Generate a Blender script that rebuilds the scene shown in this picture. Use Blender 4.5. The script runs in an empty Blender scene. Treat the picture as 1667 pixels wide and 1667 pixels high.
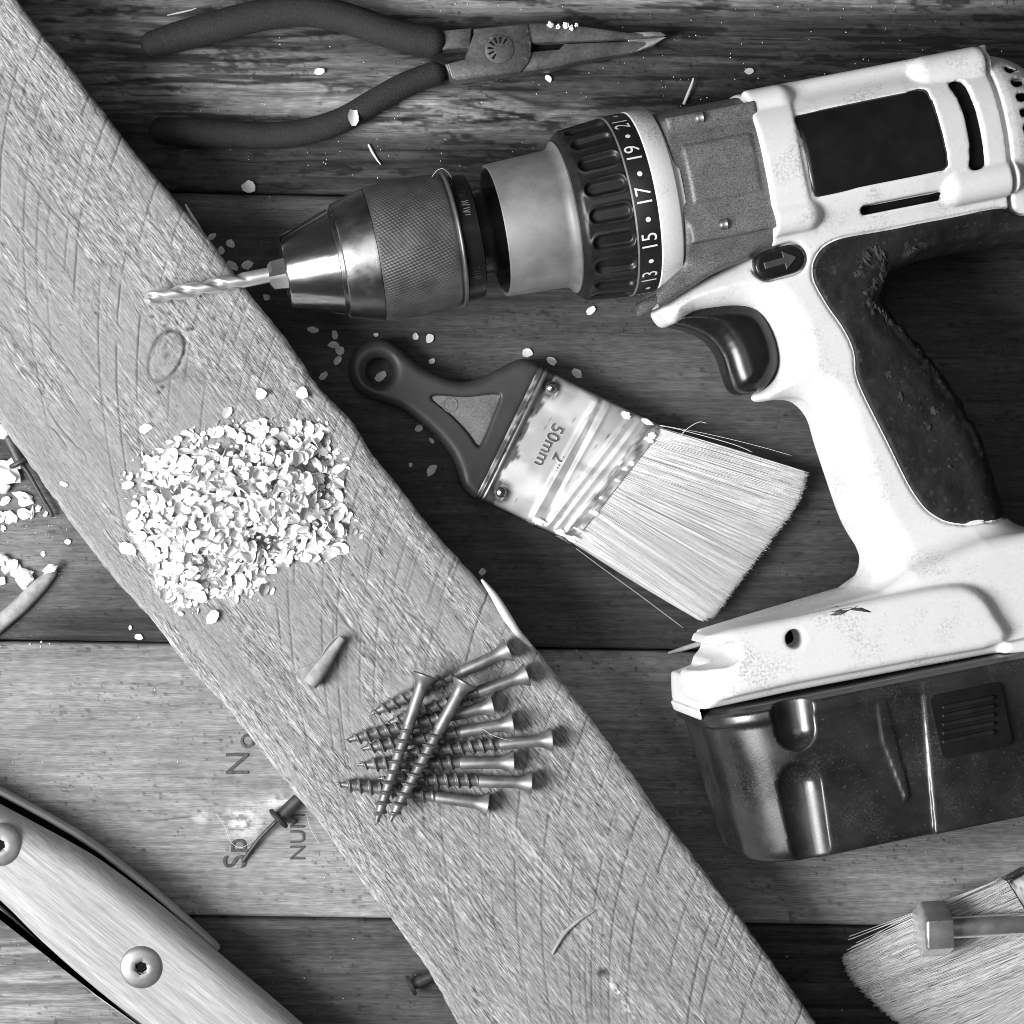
import bpy, bmesh, math, random
import numpy as np
from mathutils import Vector, Matrix

random.seed(7)
rng = np.random.default_rng(11)
SC = bpy.context.scene
COL = SC.collection
R = math.radians

# ------------------------------------------------------------------ camera, light, exposure
# units: metres in Blender, millimetres (mm) in the modelling helpers.
S, H, PX, PY = 0.2157, 800.0, 417.0, 833.0      # mm per photo pixel on the table, camera height, optical axis (the photo is a crop)
cam_d = bpy.data.cameras.new('camera')
cam_d.sensor_width = 36.0
cam_d.lens = 36.0 * H / (1667 * S)
cam_d.shift_x = (833.5 - PX) / 1667
cam_d.shift_y = -(833.5 - PY) / 1667
cam_d.clip_start, cam_d.clip_end = 0.05, 20
cam = bpy.data.objects.new('camera', cam_d)
cam.location = (0, 0, H / 1000)
COL.objects.link(cam)
SC.camera = cam

world = bpy.data.worlds.new('World')
SC.world = world
world.use_nodes = True
world.node_tree.nodes['Background'].inputs[0].default_value = (1, 1, 1, 1)
world.node_tree.nodes['Background'].inputs[1].default_value = 0.045

def area(name, loc, target, sx, sy, power):
    d = bpy.data.lights.new(name, 'AREA')
    d.shape = 'RECTANGLE'
    d.size, d.size_y, d.energy = sx, sy, power
    o = bpy.data.objects.new(name, d)
    o.location = loc
    o.rotation_euler = (Vector(target) - Vector(loc)).to_track_quat('-Z', 'Y').to_euler()
    COL.objects.link(o)
area('window_light', (-0.78, -0.22, 0.78), (0.06, 0.0, 0.0), 0.46, 0.58, 28.0)
area('ceiling_light', (-0.26, 0.15, 1.55), (0.08, 0.0, 0.0), 0.9, 0.9, 4.5)

SC.view_settings.view_transform = 'Standard'
SC.view_settings.look = 'None'
SC.view_settings.exposure = 0.0
SC.view_settings.gamma = 1.0
SC.cycles.use_denoising = True
SC.cycles.max_bounces = 6
SC.cycles.filter_width = 0.95

# ------------------------------------------------------------------ helpers
def PW(px, py, z=0.0):
    """photo pixel -> point (mm) at height z above the table"""
    k = S * (H - z) / H
    return np.array([(px - PX) * k, -(py - PY) * k, z])

def link(o, parent=None):
    COL.objects.link(o)
    if parent is not None:
        o.parent = parent
    return o

def tag(o, label=None, cat=None, group=None, kind=None):
    if label: o['label'] = label
    if cat: o['category'] = cat
    if group: o['group'] = group
    if kind: o['kind'] = kind
    return o

def empty(name, loc_mm=(0, 0, 0)):
    o = bpy.data.objects.new(name, None)
    o.empty_display_size = 0.01
    o.location = Vector(loc_mm) / 1000
    return link(o)

def mk_mesh(name, V, F, mats=None, smooth=True, tone=None):
    me = bpy.data.meshes.new(name)
    V = np.asarray(V, dtype=np.float64) / 1000.0
    if isinstance(F, np.ndarray):
        n, k = F.shape
        me.vertices.add(len(V)); me.vertices.foreach_set('co', V.ravel())
        me.loops.add(n * k); me.loops.foreach_set('vertex_index', F.astype(np.int32).ravel())
        me.polygons.add(n)
        me.polygons.foreach_set('loop_start', np.arange(0, n * k, k, dtype=np.int32))
        me.update(calc_edges=True)
    else:
        me.from_pydata(V.tolist(), [], [list(f) for f in F])
        me.update()
    if smooth:
        me.polygons.foreach_set('use_smooth', np.ones(len(me.polygons), dtype=bool))
    if tone is not None:
        a = me.attributes.new('tone', 'FLOAT', 'POINT')
        a.data.foreach_set('value', np.asarray(tone, dtype=np.float32).ravel())
    if mats is not None:
        me.materials.append(mats)
    return me

def obj(name, V, F, m, parent=None, smooth=True, tone=None, auto=None):
    me = mk_mesh(name, V, F, m, smooth, tone)
    if auto is not None:
        me.set_sharp_from_angle(angle=R(auto))
    return link(bpy.data.objects.new(name, me), parent)

def obj_of(name, me, parent=None):
    return link(bpy.data.objects.new(name, me), parent)

class MB:
    """collects pieces into one mesh"""
    def __init__(s): s.V, s.F, s.n = [], [], 0
    def add(s, V, F):
        V = np.asarray(V, float)
        s.V.append(V); s.F += [tuple(int(i) + s.n for i in f) for f in F]; s.n += len(V)
    def data(s): return np.concatenate(s.V), s.F

# --- noise
def _hash(ix, iy, seed):
    h = (ix.astype(np.int64) * 374761393 + iy.astype(np.int64) * 668265263 + seed * 982451653) & 0xffffffff
    h = ((h ^ (h >> 13)) * 1274126177) & 0xffffffff
    return ((h ^ (h >> 16)) & 0xffffff) / float(0xffffff)

def vnoise(x, y, seed=0):
    ix, iy = np.floor(x), np.floor(y)
    fx, fy = x - ix, y - iy
    fx, fy = fx * fx * fx * (fx * (fx * 6 - 15) + 10), fy * fy * fy * (fy * (fy * 6 - 15) + 10)
    a, b = _hash(ix, iy, seed), _hash(ix + 1, iy, seed)
    c, d = _hash(ix, iy + 1, seed), _hash(ix + 1, iy + 1, seed)
    return (a + (b - a) * fx) * (1 - fy) + (c + (d - c) * fx) * fy

def fbm(x, y, seed=0, octv=4):
    s, a, t = 0, 1.0, 0
    for i in range(octv):
        s = s + a * vnoise(x * 2 ** i + 17.3 * i, y * 2 ** i - 9.1 * i, seed + i * 7)
        t += a; a *= 0.55
    return s / t

def sstep(a, b, x):
    t = np.clip((x - a) / (b - a), 0, 1)
    return t * t * (3 - 2 * t)

# --- materials
def pmat(name, col=0.5, rough=0.5, metal=0.0, var=0.15, vscale=120, stretch=(1, 1, 1), bump=0.0, bscale=900,
         bstretch=(1, 1, 1), bdist=0.25, attr=False, specks=0.0, speck_col=0.1, speck_scale=500, speck_t=0.68,
         rvar=0.1, spec=0.5, coat=0.0, grain=0.0, gscale=400, gstretch=(1, 1, 1), trans=0.0, grain2=0.0, g2scale=1000, g2stretch=(1, 1, 1), fuzz=False, dash=0.0, smudge=0.0, sm_scale=70, sm_fine=1300, sm_col=0.3):
    m = bpy.data.materials.new(name)
    m.use_nodes = True
    nt = m.node_tree; N = nt.nodes; L = nt.links
    b = N['Principled BSDF']
    tc = N.new('ShaderNodeTexCoord')
    def noise(scale, st, detail=4, rgh=0.6):
        mp = N.new('ShaderNodeMapping'); mp.inputs['Scale'].default_value = st
        L.new(tc.outputs['Object'], mp.inputs['Vector'])
        n = N.new('ShaderNodeTexNoise'); n.inputs['Scale'].default_value = scale
        n.inputs['Detail'].default_value = detail; n.inputs['Roughness'].default_value = rgh
        L.new(mp.outputs[0], n.inputs['Vector'])
        return n.outputs['Fac']
    def mrange(src, a0, a1, b0, b1):
        r = N.new('ShaderNodeMapRange'); r.inputs[1].default_value = a0; r.inputs[2].default_value = a1
        r.inputs[3].default_value = b0; r.inputs[4].default_value = b1
        L.new(src, r.inputs[0]); return r.outputs[0]
    def mul(a, c):
        k = N.new('ShaderNodeMath'); k.operation = 'MULTIPLY'
        for i, q in enumerate((a, c)):
            if hasattr(q, 'is_output'): L.new(q, k.inputs[i])
            else: k.inputs[i].default_value = q
        return k.outputs[0]
    nv = noise(vscale, stretch)
    cur = mrange(nv, 0.25, 0.75, 1 - var, 1 + var)
    if attr:
        at = N.new('ShaderNodeAttribute'); at.attribute_name = 'tone'
        cur = mul(cur, at.outputs['Fac'])
    else:
        cur = mul(cur, col)
    if fuzz:
        fa = N.new('ShaderNodeAttribute'); fa.attribute_name = 'fuzz'
        FZ = mrange(fa.outputs['Fac'], 0, 1, 0.45, 1.2)
    def vary(cur, n, k):
        f = mrange(n, 0.3, 0.7, -k, k)
        if fuzz: f = mul(f, FZ)
        ad = N.new('ShaderNodeMath'); ad.operation = 'ADD'; L.new(f, ad.inputs[0]); ad.inputs[1].default_value = 1.0
        return mul(cur, ad.outputs[0])
    if grain: cur = vary(cur, noise(gscale, gstretch, 6, 0.7), grain)
    if grain2: cur = vary(cur, noise(g2scale, g2stretch, 3, 0.6), grain2)
    if dash:
        f = mrange(noise(900, (0.24, 1.9, 1), 4, 0.65), 0.56, 0.68, 0.0, dash)
        if fuzz: f = mul(f, FZ)
        sb = N.new('ShaderNodeMath'); sb.operation = 'SUBTRACT'; sb.inputs[0].default_value = 1.0; sb.use_clamp = True; L.new(f, sb.inputs[1])
        cur = mul(cur, sb.outputs[0])
    if specks:
        f = mrange(noise(speck_scale, (1, 1, 1), 3, 0.55), speck_t, speck_t + 0.04, 0, specks)
        mx = N.new('ShaderNodeMix'); mx.data_type = 'FLOAT'
        L.new(f, mx.inputs[0]); L.new(cur, mx.inputs[2]); mx.inputs[3].default_value = speck_col
        cur = mx.outputs[0]
    if smudge:
        f1 = mrange(noise(sm_scale, (1, 1, 1), 4, 0.6), 0.49, 0.68, 0.0, 1.0); f2 = mrange(noise(sm_fine, (1, 1, 1), 3, 0.6), 0.44, 0.62, 0.0, 1.0)
        f = mul(mul(f1, f2), smudge)
        mx = N.new('ShaderNodeMix'); mx.data_type = 'FLOAT'; mx.clamp_factor = True
        L.new(f, mx.inputs[0]); L.new(cur, mx.inputs[2]); mx.inputs[3].default_value = sm_col
        cur = mx.outputs[0]
    cc = N.new('ShaderNodeCombineColor')
    for i in range(3): L.new(cur, cc.inputs[i])
    L.new(cc.outputs[0], b.inputs['Base Color'])
    b.inputs['Metallic'].default_value = metal
    b.inputs['Specular IOR Level'].default_value = spec
    if rvar:
        L.new(mrange(nv, 0.25, 0.75, max(0.02, rough - rvar), min(1, rough + rvar)), b.inputs['Roughness'])
    else:
        b.inputs['Roughness'].default_value = rough
    if coat: b.inputs['Coat Weight'].default_value = coat
    if trans: b.inputs['Subsurface Weight'].default_value = trans; b.inputs['Subsurface Radius'].default_value = (1, 1, 1); b.inputs['Subsurface Scale'].default_value = 0.001
    if bump:
        bp = N.new('ShaderNodeBump'); bp.inputs['Strength'].default_value = bump
        bp.inputs['Distance'].default_value = bdist / 1000
        L.new(noise(bscale, bstretch, 6, 0.65), bp.inputs['Height'])
        if fuzz: L.new(mul(FZ, bump), bp.inputs['Strength'])
        L.new(bp.outputs[0], b.inputs['Normal'])
    return m

M = {}
M['plank'] = pmat('weathered_plank', rough=0.62, attr=True, var=0.16, vscale=60, stretch=(0.35, 2.2, 1), grain=0.24, gscale=260, gstretch=(0.16, 3.6, 1),
                  grain2=0.30, g2scale=900, g2stretch=(0.22, 3.0, 1), bump=0.45, bscale=420, bstretch=(0.15, 4.5, 1), bdist=0.22, spec=0.22)
M['board'] = pmat('rough_sawn_board', rough=0.8, attr=True, rvar=0, var=0.22, vscale=1900, stretch=(0.7, 1.2, 1), grain=0.20, gscale=420, gstretch=(0.10, 2.4, 1),
                  grain2=0.5, g2scale=900, g2stretch=(0.36, 2.0, 1), dash=0.6, bump=1.0, bscale=900, bstretch=(0.35, 2.2, 1), bdist=0.5, spec=0.12, fuzz=True)
M['flake'] = pmat('wood_flake', 0.80, 0.75, var=0.12, vscale=300, spec=0.2, bump=0.2, bscale=1500)
M['flake_d'] = pmat('dull_wood_flake', 0.62, 0.8, var=0.2, vscale=300, spec=0.15, bump=0.3, bscale=1500)
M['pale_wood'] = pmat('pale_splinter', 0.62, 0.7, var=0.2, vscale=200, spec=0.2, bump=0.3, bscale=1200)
M['grey_wood'] = pmat('grey_shaving', 0.33, 0.7, var=0.4, vscale=260, spec=0.2, bump=0.3, bscale=1200)
M['white'] = pmat('white_plastic', 0.74, 0.42, var=0.03, vscale=60, specks=0.4, speck_col=0.35, speck_scale=800, speck_t=0.67, spec=0.4, bump=0.06, bscale=1500, bdist=0.1, grain=0.05, gscale=900, smudge=0.7, sm_scale=60, sm_fine=1100, sm_col=0.28)
M['rubber'] = pmat('black_rubber', 0.011, 0.62, var=0.5, vscale=90, bump=0.9, bscale=170, bdist=0.6, spec=0.35, specks=0.6, speck_col=0.045, speck_scale=420, speck_t=0.62)
M['black'] = pmat('black_plastic', 0.012, 0.38, var=0.3, vscale=120, spec=0.45, specks=0.5, speck_col=0.12, speck_scale=650, speck_t=0.74, bump=0.1)
M['gloss_black'] = pmat('glossy_black_plastic', 0.010, 0.26, var=0.3, vscale=120, spec=0.5, rvar=0.06)
M['hole'] = pmat('recess_shade_and_marks', 0.006, 0.8, var=0.2, spec=0.1)  # near-black: shade painted into recesses, also the rivet's emblem marks
M['battery'] = pmat('smoky_battery_plastic', 0.016, 0.30, var=0.7, vscale=45, spec=0.9, specks=0.4, speck_col=0.12, speck_scale=900, speck_t=0.66, rvar=0.12, bump=0.08, bscale=1400, smudge=0.6, sm_scale=60, sm_fine=1500, sm_col=0.09)
M['gear'] = pmat('speckled_grey_casting', 0.16, 0.55, 0.3, var=0.2, vscale=150, grain=0.75, gscale=1900, bump=0.35, bscale=2600, bdist=0.12, specks=0.8, speck_col=0.03, speck_scale=220, speck_t=0.70)
M['steel'] = pmat('polished_steel', 0.62, 0.16, 1.0, var=0.12, vscale=120, stretch=(0.15, 1, 1), rvar=0.07, bump=0.05, bscale=900, bstretch=(6, 0.3, 0.3))
M['steel_d'] = pmat('brushed_dark_steel', 0.36, 0.32, 1.0, var=0.25, vscale=150, rvar=0.08, bump=0.08)
M['knurl'] = pmat('knurled_dark_steel', 0.17, 0.45, 0.75, var=0.25, vscale=120, rvar=0.08)
M['collar'] = pmat('dull_cast_sleeve', 0.20, 0.55, 0.4, var=0.2, vscale=120, bump=0.12, bscale=1800, specks=0.4, speck_col=0.12, speck_scale=500)
M['bit'] = pmat('bright_drill_steel', 0.78, 0.36, 0.8, var=0.1, rvar=0.05)
M['screw'] = pmat('zinc_screw', 0.21, 0.5, 0.7, var=0.3, vscale=250, rvar=0.1, bump=0.08, bscale=2500, bdist=0.1)
M['iron'] = pmat('rusty_dark_iron', 0.07, 0.55, 0.6, var=0.4, vscale=200, bump=0.3, bscale=1500)
M['plier'] = pmat('worn_plier_steel', 0.125, 0.5, 0.55, var=0.35, vscale=140, grain=0.35, gscale=900, bump=0.3, bscale=1200, bdist=0.12, specks=0.7, speck_col=0.3, speck_scale=300, speck_t=0.68)
M['plier_w'] = pmat('worn_bright_plier_tip', 0.5, 0.42, 0.8, var=0.35, vscale=200, bump=0.2, bscale=1200)
M['grip_foam'] = pmat('dark_vinyl_grip', 0.020, 0.8, var=0.3, vscale=120, grain=0.6, gscale=1700, bump=1.0, bscale=1500, bdist=0.35, spec=0.5, specks=0.5, speck_col=0.08, speck_scale=1500, speck_t=0.66)
M['brush_h'] = pmat('dark_brush_handle', 0.040, 0.45, var=0.2, vscale=90, spec=0.4, bump=0.06, specks=0.4, speck_col=0.25, speck_scale=700, speck_t=0.76)
M['brush_i'] = pmat('dusty_brush_inlay', 0.16, 0.75, var=0.3, vscale=200, grain=0.4, gscale=1500, bump=0.4, bscale=1500)
M['tin'] = pmat('tin_ferrule', rough=0.38, metal=0.5, attr=True, var=0.06, vscale=110, rvar=0.08, bump=0.05, bscale=300, bdist=0.15)
M['bristle'] = pmat('white_bristle', 0.86, 0.5, attr=True, var=0.08, vscale=700, spec=0.4)
M['bristle_g'] = pmat('grey_bristle', 0.5, 0.42, attr=True, var=0.1, vscale=700, spec=0.45)
M['paint'] = pmat('dried_white_paint', 0.8, 0.6, var=0.1, bump=0.5, bscale=900)
M['handle_w'] = pmat('pale_ash_handle', rough=0.42, attr=True, var=0.1, vscale=70, stretch=(0.3, 2, 1), grain=0.24, gscale=420, gstretch=(0.08, 3, 1), grain2=0.22, g2scale=1100, g2stretch=(0.12, 2.5, 1), bump=0.25, bscale=500, bstretch=(0.12, 3, 1), spec=0.35)
M['tang'] = pmat('dark_steel_tang', 0.42, 0.4, 0.35, var=0.3, vscale=80)
M['socket'] = pmat('satin_steel', 0.30, 0.48, 0.75, var=0.15, vscale=150, bump=0.1, bscale=1500)
M['bolt'] = pmat('bright_bolt_steel', 0.78, 0.28, 0.85, var=0.2, vscale=150, bump=0.08, bscale=900)
M['ink'] = pmat('faded_ink', 0.085, 0.9, var=0.45, vscale=600, spec=0.1)
M['num'] = pmat('white_print', 0.78, 0.6, var=0.06)
M['crumb'] = pmat('white_filler_crumb', 0.8, 0.9, var=0.08, bump=0.6, bscale=1200, spec=0.1)
M['dust'] = pmat('pale_dust', 0.5, 0.9, var=0.3, spec=0.1)
M['fibre'] = pmat('pale_fibre', 0.6, 0.6, var=0.1)

# --- signed distance modelling
def resample(P, n=None, closed=True, per=4):
    """Catmull-Rom through the given points"""
    P = np.asarray(P, float); out = []; m = len(P)
    rngi = range(m if closed else m - 1)
    for i in rngi:
        p0, p1, p2, p3 = (P[(i - 1) % m], P[i], P[(i + 1) % m], P[(i + 2) % m]) if closed else (P[max(i - 1, 0)], P[i], P[i + 1], P[min(i + 2, m - 1)])
        for k in range(per):
            t = k / per
            out.append(0.5 * ((2 * p1) + (-p0 + p2) * t + (2 * p0 - 5 * p1 + 4 * p2 - p3) * t * t + (-p0 + 3 * p1 - 3 * p2 + p3) * t ** 3))
    if not closed: out.append(P[-1])
    return np.array(out)

def poly_sdf(x, y, P):
    """2-D signed distance to a polygon (negative inside); x, y broadcastable"""
    x, y = np.broadcast_arrays(x, y)
    d = np.full(x.shape, 1e9, np.float32); ins = np.zeros(x.shape, bool)
    n = len(P)
    for i in range(n):
        ax, ay = P[i]; bx, by = P[(i + 1) % n]
        ex, ey = bx - ax, by - ay
        l2 = ex * ex + ey * ey
        if l2 < 1e-12: continue
        t = np.clip(((x - ax) * ex + (y - ay) * ey) / l2, 0, 1)
        dx, dy = x - ax - t * ex, y - ay - t * ey
        d = np.minimum(d, dx * dx + dy * dy)
        c = ((ay > y) != (by > y))
        if ey != 0:
            ins ^= c & (x < (y - ay) * ex / ey + ax)
    d = np.sqrt(d)
    return np.where(ins, -d, d).astype(np.float32)

def extr(d2, w, T, r, wc=0.0):
    """rounded extrusion of a 2-D distance between wc-T and wc+T"""
    a = d2 + r; b = np.abs(w - wc) - T + r
    return np.minimum(np.maximum(a, b), 0) + np.hypot(np.maximum(a, 0), np.maximum(b, 0)) - r

def smin(a, b, k):
    h = np.clip(0.5 + 0.5 * (b - a) / k, 0, 1)
    return b + (a - b) * h - k * h * (1 - h)

def smax(a, b, k): return -smin(-a, -b, k)

def capsule(x, y, z, a, b, r):
    a, b = np.array(a, float), np.array(b, float); ab = b - a
    t = np.clip(((x - a[0]) * ab[0] + (y - a[1]) * ab[1] + (z - a[2]) * ab[2]) / (ab @ ab), 0, 1)
    return np.sqrt((x - a[0] - t * ab[0]) ** 2 + (y - a[1] - t * ab[1]) ** 2 + (z - a[2] - t * ab[2]) ** 2) - r

class Grid:
    def __init__(s, lo, hi, h):
        s.o = np.array(lo, float); s.h = h
        n = [int(math.ceil((hi[i] - lo[i]) / h)) + 1 for i in range(3)]
        ax = [(lo[i] + h * np.arange(n[i])).astype(np.float32) for i in range(3)]
        s.x, s.y, s.z = ax[0][:, None, None], ax[1][None, :, None], ax[2][None, None, :]
        s.x2, s.y2 = ax[0][:, None], ax[1][None, :]
        s.n = n
    def full(s, f): return np.ascontiguousarray(np.broadcast_to(f, s.n), dtype=np.float32)

def nets(F, g):
    nx, ny, nz = F.shape
    s = F < 0
    def c(A, i, j, k): return A[i:nx - 1 + i, j:ny - 1 + j, k:nz - 1 + k]
    cnt = sum(c(s, i, j, k).astype(np.int8) for i in (0, 1) for j in (0, 1) for k in (0, 1))
    act = (cnt > 0) & (cnt < 8)
    I, J, K = np.nonzero(act)
    acc = np.zeros((len(I), 3)); num = np.zeros(len(I))
    offs = [(i, j, k) for i in (0, 1) for j in (0, 1) for k in (0, 1)]
    for p in range(8):
        for q in range(p + 1, 8):
            a, b = offs[p], offs[q]
            if sum(abs(a[t] - b[t]) for t in range(3)) != 1: continue
            fa = F[I + a[0], J + a[1], K + a[2]]; fb = F[I + b[0], J + b[1], K + b[2]]
            m = (fa < 0) != (fb < 0)
            t = np.where(m, fa / np.where(m, fa - fb, 1), 0)
            for d in range(3):
                acc[:, d] += np.where(m, a[d] + t * (b[d] - a[d]), 0)
            num += m
    Vv = (np.stack([I, J, K], 1) + acc / num[:, None]) * g.h + g.o
    idx = np.full(act.shape, -1, np.int64); idx[I, J, K] = np.arange(len(I))
    Fs = []
    for d in range(3):
        sl0 = [slice(None)] * 3; sl1 = [slice(None)] * 3
        sl0[d] = slice(0, -1); sl1[d] = slice(1, None)
        ch = s[tuple(sl0)] != s[tuple(sl1)]
        e = np.stack(np.nonzero(ch), 1)
        d1, d2 = (d + 1) % 3, (d + 2) % 3
        ok = (e[:, d1] > 0) & (e[:, d2] > 0) & (e[:, d1] < F.shape[d1] - 1) & (e[:, d2] < F.shape[d2] - 1)
        e = e[ok]
        def cell(o1, o2):
            q = e.copy(); q[:, d1] += o1; q[:, d2] += o2
            return idx[q[:, 0], q[:, 1], q[:, 2]]
        quad = np.stack([cell(-1, -1), cell(0, -1), cell(0, 0), cell(-1, 0)], 1)
        flip = ~s[e[:, 0], e[:, 1], e[:, 2]]
        quad[flip] = quad[flip][:, ::-1]
        Fs.append(quad)
    return Vv, np.concatenate(Fs)

def sdf_obj(name, F, g, m, parent=None, tone=None):
    V, Q = nets(F, g)
    return obj(name, V, Q, m, parent, True, tone(V) if tone else None)

# --- plain shapes
def lathe(prof, n=64, cap=True, disp=None):
    """revolve (u, r) pairs about the local x axis"""
    P = np.array(prof, float); k = len(P)
    th = np.arange(n) * 2 * math.pi / n
    u = np.repeat(P[:, 0][:, None], n, 1); r = np.repeat(P[:, 1][:, None], n, 1)
    if disp is not None: r = r + disp(u, th[None, :], r)
    V = np.stack([u, r * np.cos(th), r * np.sin(th)], -1).reshape(-1, 3)
    i, j = np.meshgrid(np.arange(k - 1), np.arange(n), indexing='ij')
    a = i * n + j; b = i * n + (j + 1) % n
    F = [tuple(q) for q in np.stack([a, a + n, b + n, b], -1).reshape(-1, 4).tolist()]
    F = [f[::-1] for f in F]
    if cap:
        F.append(tuple(range(n))); F.append(tuple(range((k - 1) * n, k * n))[::-1])
    return V, F

def tube(P, rad, n=6, cap=True):
    P = np.asarray(P, float); rad = np.broadcast_to(np.asarray(rad, float), (len(P),))
    T = np.gradient(P, axis=0); T /= np.linalg.norm(T, axis=1)[:, None] + 1e-12
    up = np.array([0, 0, 1.0]); V = []
    for p, t, r in zip(P, T, rad):
        s = np.cross(t, up)
        if np.linalg.norm(s) < 1e-6: s = np.array([1.0, 0, 0])
        s /= np.linalg.norm(s); q = np.cross(s, t)
        for k in range(n):
            a = 2 * math.pi * k / n
            V.append(p + r * (math.cos(a) * s + math.sin(a) * q))
    F = []
    for i in range(len(P) - 1):
        for k in range(n):
            a, b = i * n + k, i * n + (k + 1) % n
            F.append((a, b, b + n, a + n))
    if cap: F += [tuple(range(n))[::-1], tuple(range((len(P) - 1) * n, len(P) * n))]
    return np.array(V), F

def prism(P2, z0, z1, r=0.6):
    """extruded polygon (counter-clockwise) with a small chamfer on top"""
    P2 = np.asarray(P2, float); n = len(P2)
    A = 0.5 * np.sum(P2[:, 0] * np.roll(P2[:, 1], -1) - P2[:, 1] * np.roll(P2[:, 0], -1))
    if A < 0: P2 = P2[::-1]
    e = np.roll(P2, -1, 0) - P2; e /= np.linalg.norm(e, axis=1)[:, None] + 1e-12
    nrm = np.stack([e[:, 1], -e[:, 0]], 1); nv = nrm + np.roll(nrm, 1, 0); nv /= np.linalg.norm(nv, axis=1)[:, None] + 1e-9
    Q = P2 - nv * r
    L = [np.c_[P2, np.full(n, z0)], np.c_[P2, np.full(n, z1 - r)], np.c_[P2 - nv * r * 0.3, np.full(n, z1 - r * 0.3)], np.c_[Q, np.full(n, z1)]]
    V = np.concatenate(L); F = []
    for k in range(3):
        for i in range(n):
            a, b = k * n + i, k * n + (i + 1) % n
            F.append((a, b, b + n, a + n))
    F.append(tuple(range(n))[::-1]); F.append(tuple(range(3 * n, 4 * n)))
    return V, F

def text_mesh(body, size, extrude=0.0, space=1.0):
    """built-in font lettering as (V, F) in mm, centred on the origin in the local xy plane"""
    c = bpy.data.curves.new('lettering', 'FONT')
    c.body = body; c.size = size; c.extrude = extrude; c.align_x = 'CENTER'; c.align_y = 'CENTER'
    c.space_character = space; c.resolution_u = 4
    o = bpy.data.objects.new('lettering', c); COL.objects.link(o)
    dg = bpy.context.evaluated_depsgraph_get(); dg.update()
    me = bpy.data.meshes.new_from_object(o.evaluated_get(dg))
    bm = bmesh.new(); bm.from_mesh(me)
    if extrude == 0: bmesh.ops.triangulate(bm, faces=bm.faces)
    V = np.array([v.co[:] for v in bm.verts]); F = [tuple(v.index for v in f.verts) for f in bm.faces]
    bm.free()
    bpy.data.objects.remove(o); bpy.data.curves.remove(c); bpy.data.meshes.remove(me)
    return V, F

# ------------------------------------------------------------------ table of four planks
table = empty('table_top', (0, 0, -20))
tag(table, kind='structure')
V, F = prism(np.array([PW(-330, 1980)[:2], PW(2000, 1980)[:2], PW(2000, -330)[:2], PW(-330, -330)[:2]]), -6, -0.5, 0.5)
bearer = obj('bearer', V, F, M['iron'], table, False)

def seam(k, x): return [-290 + 0.02 * x, 306 + 0.020 * x, 1043 + 0.0145 * x, 1488 + 0.0145 * x, 1960 + 0.0 * x][k]

def axis_vals(lo, hi, d0, d1, step, coarse=30):
    a = []
    if lo < d0: a += list(np.linspace(lo, d0, max(2, int((d0 - lo) / coarse)), endpoint=False))
    c0, c1 = max(lo, d0), min(hi, d1)
    a += list(np.linspace(c0, c1, max(3, int((c1 - c0) / step))))
    if hi > d1: a += list(np.linspace(d1, hi, max(3, int((hi - d1) / coarse)))[1:])
    return np.array(a)

def G(x, y, cx, cy, sx, sy): return np.exp(-((x - cx) / sx) ** 2 - ((y - cy) / sy) ** 2)

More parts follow.
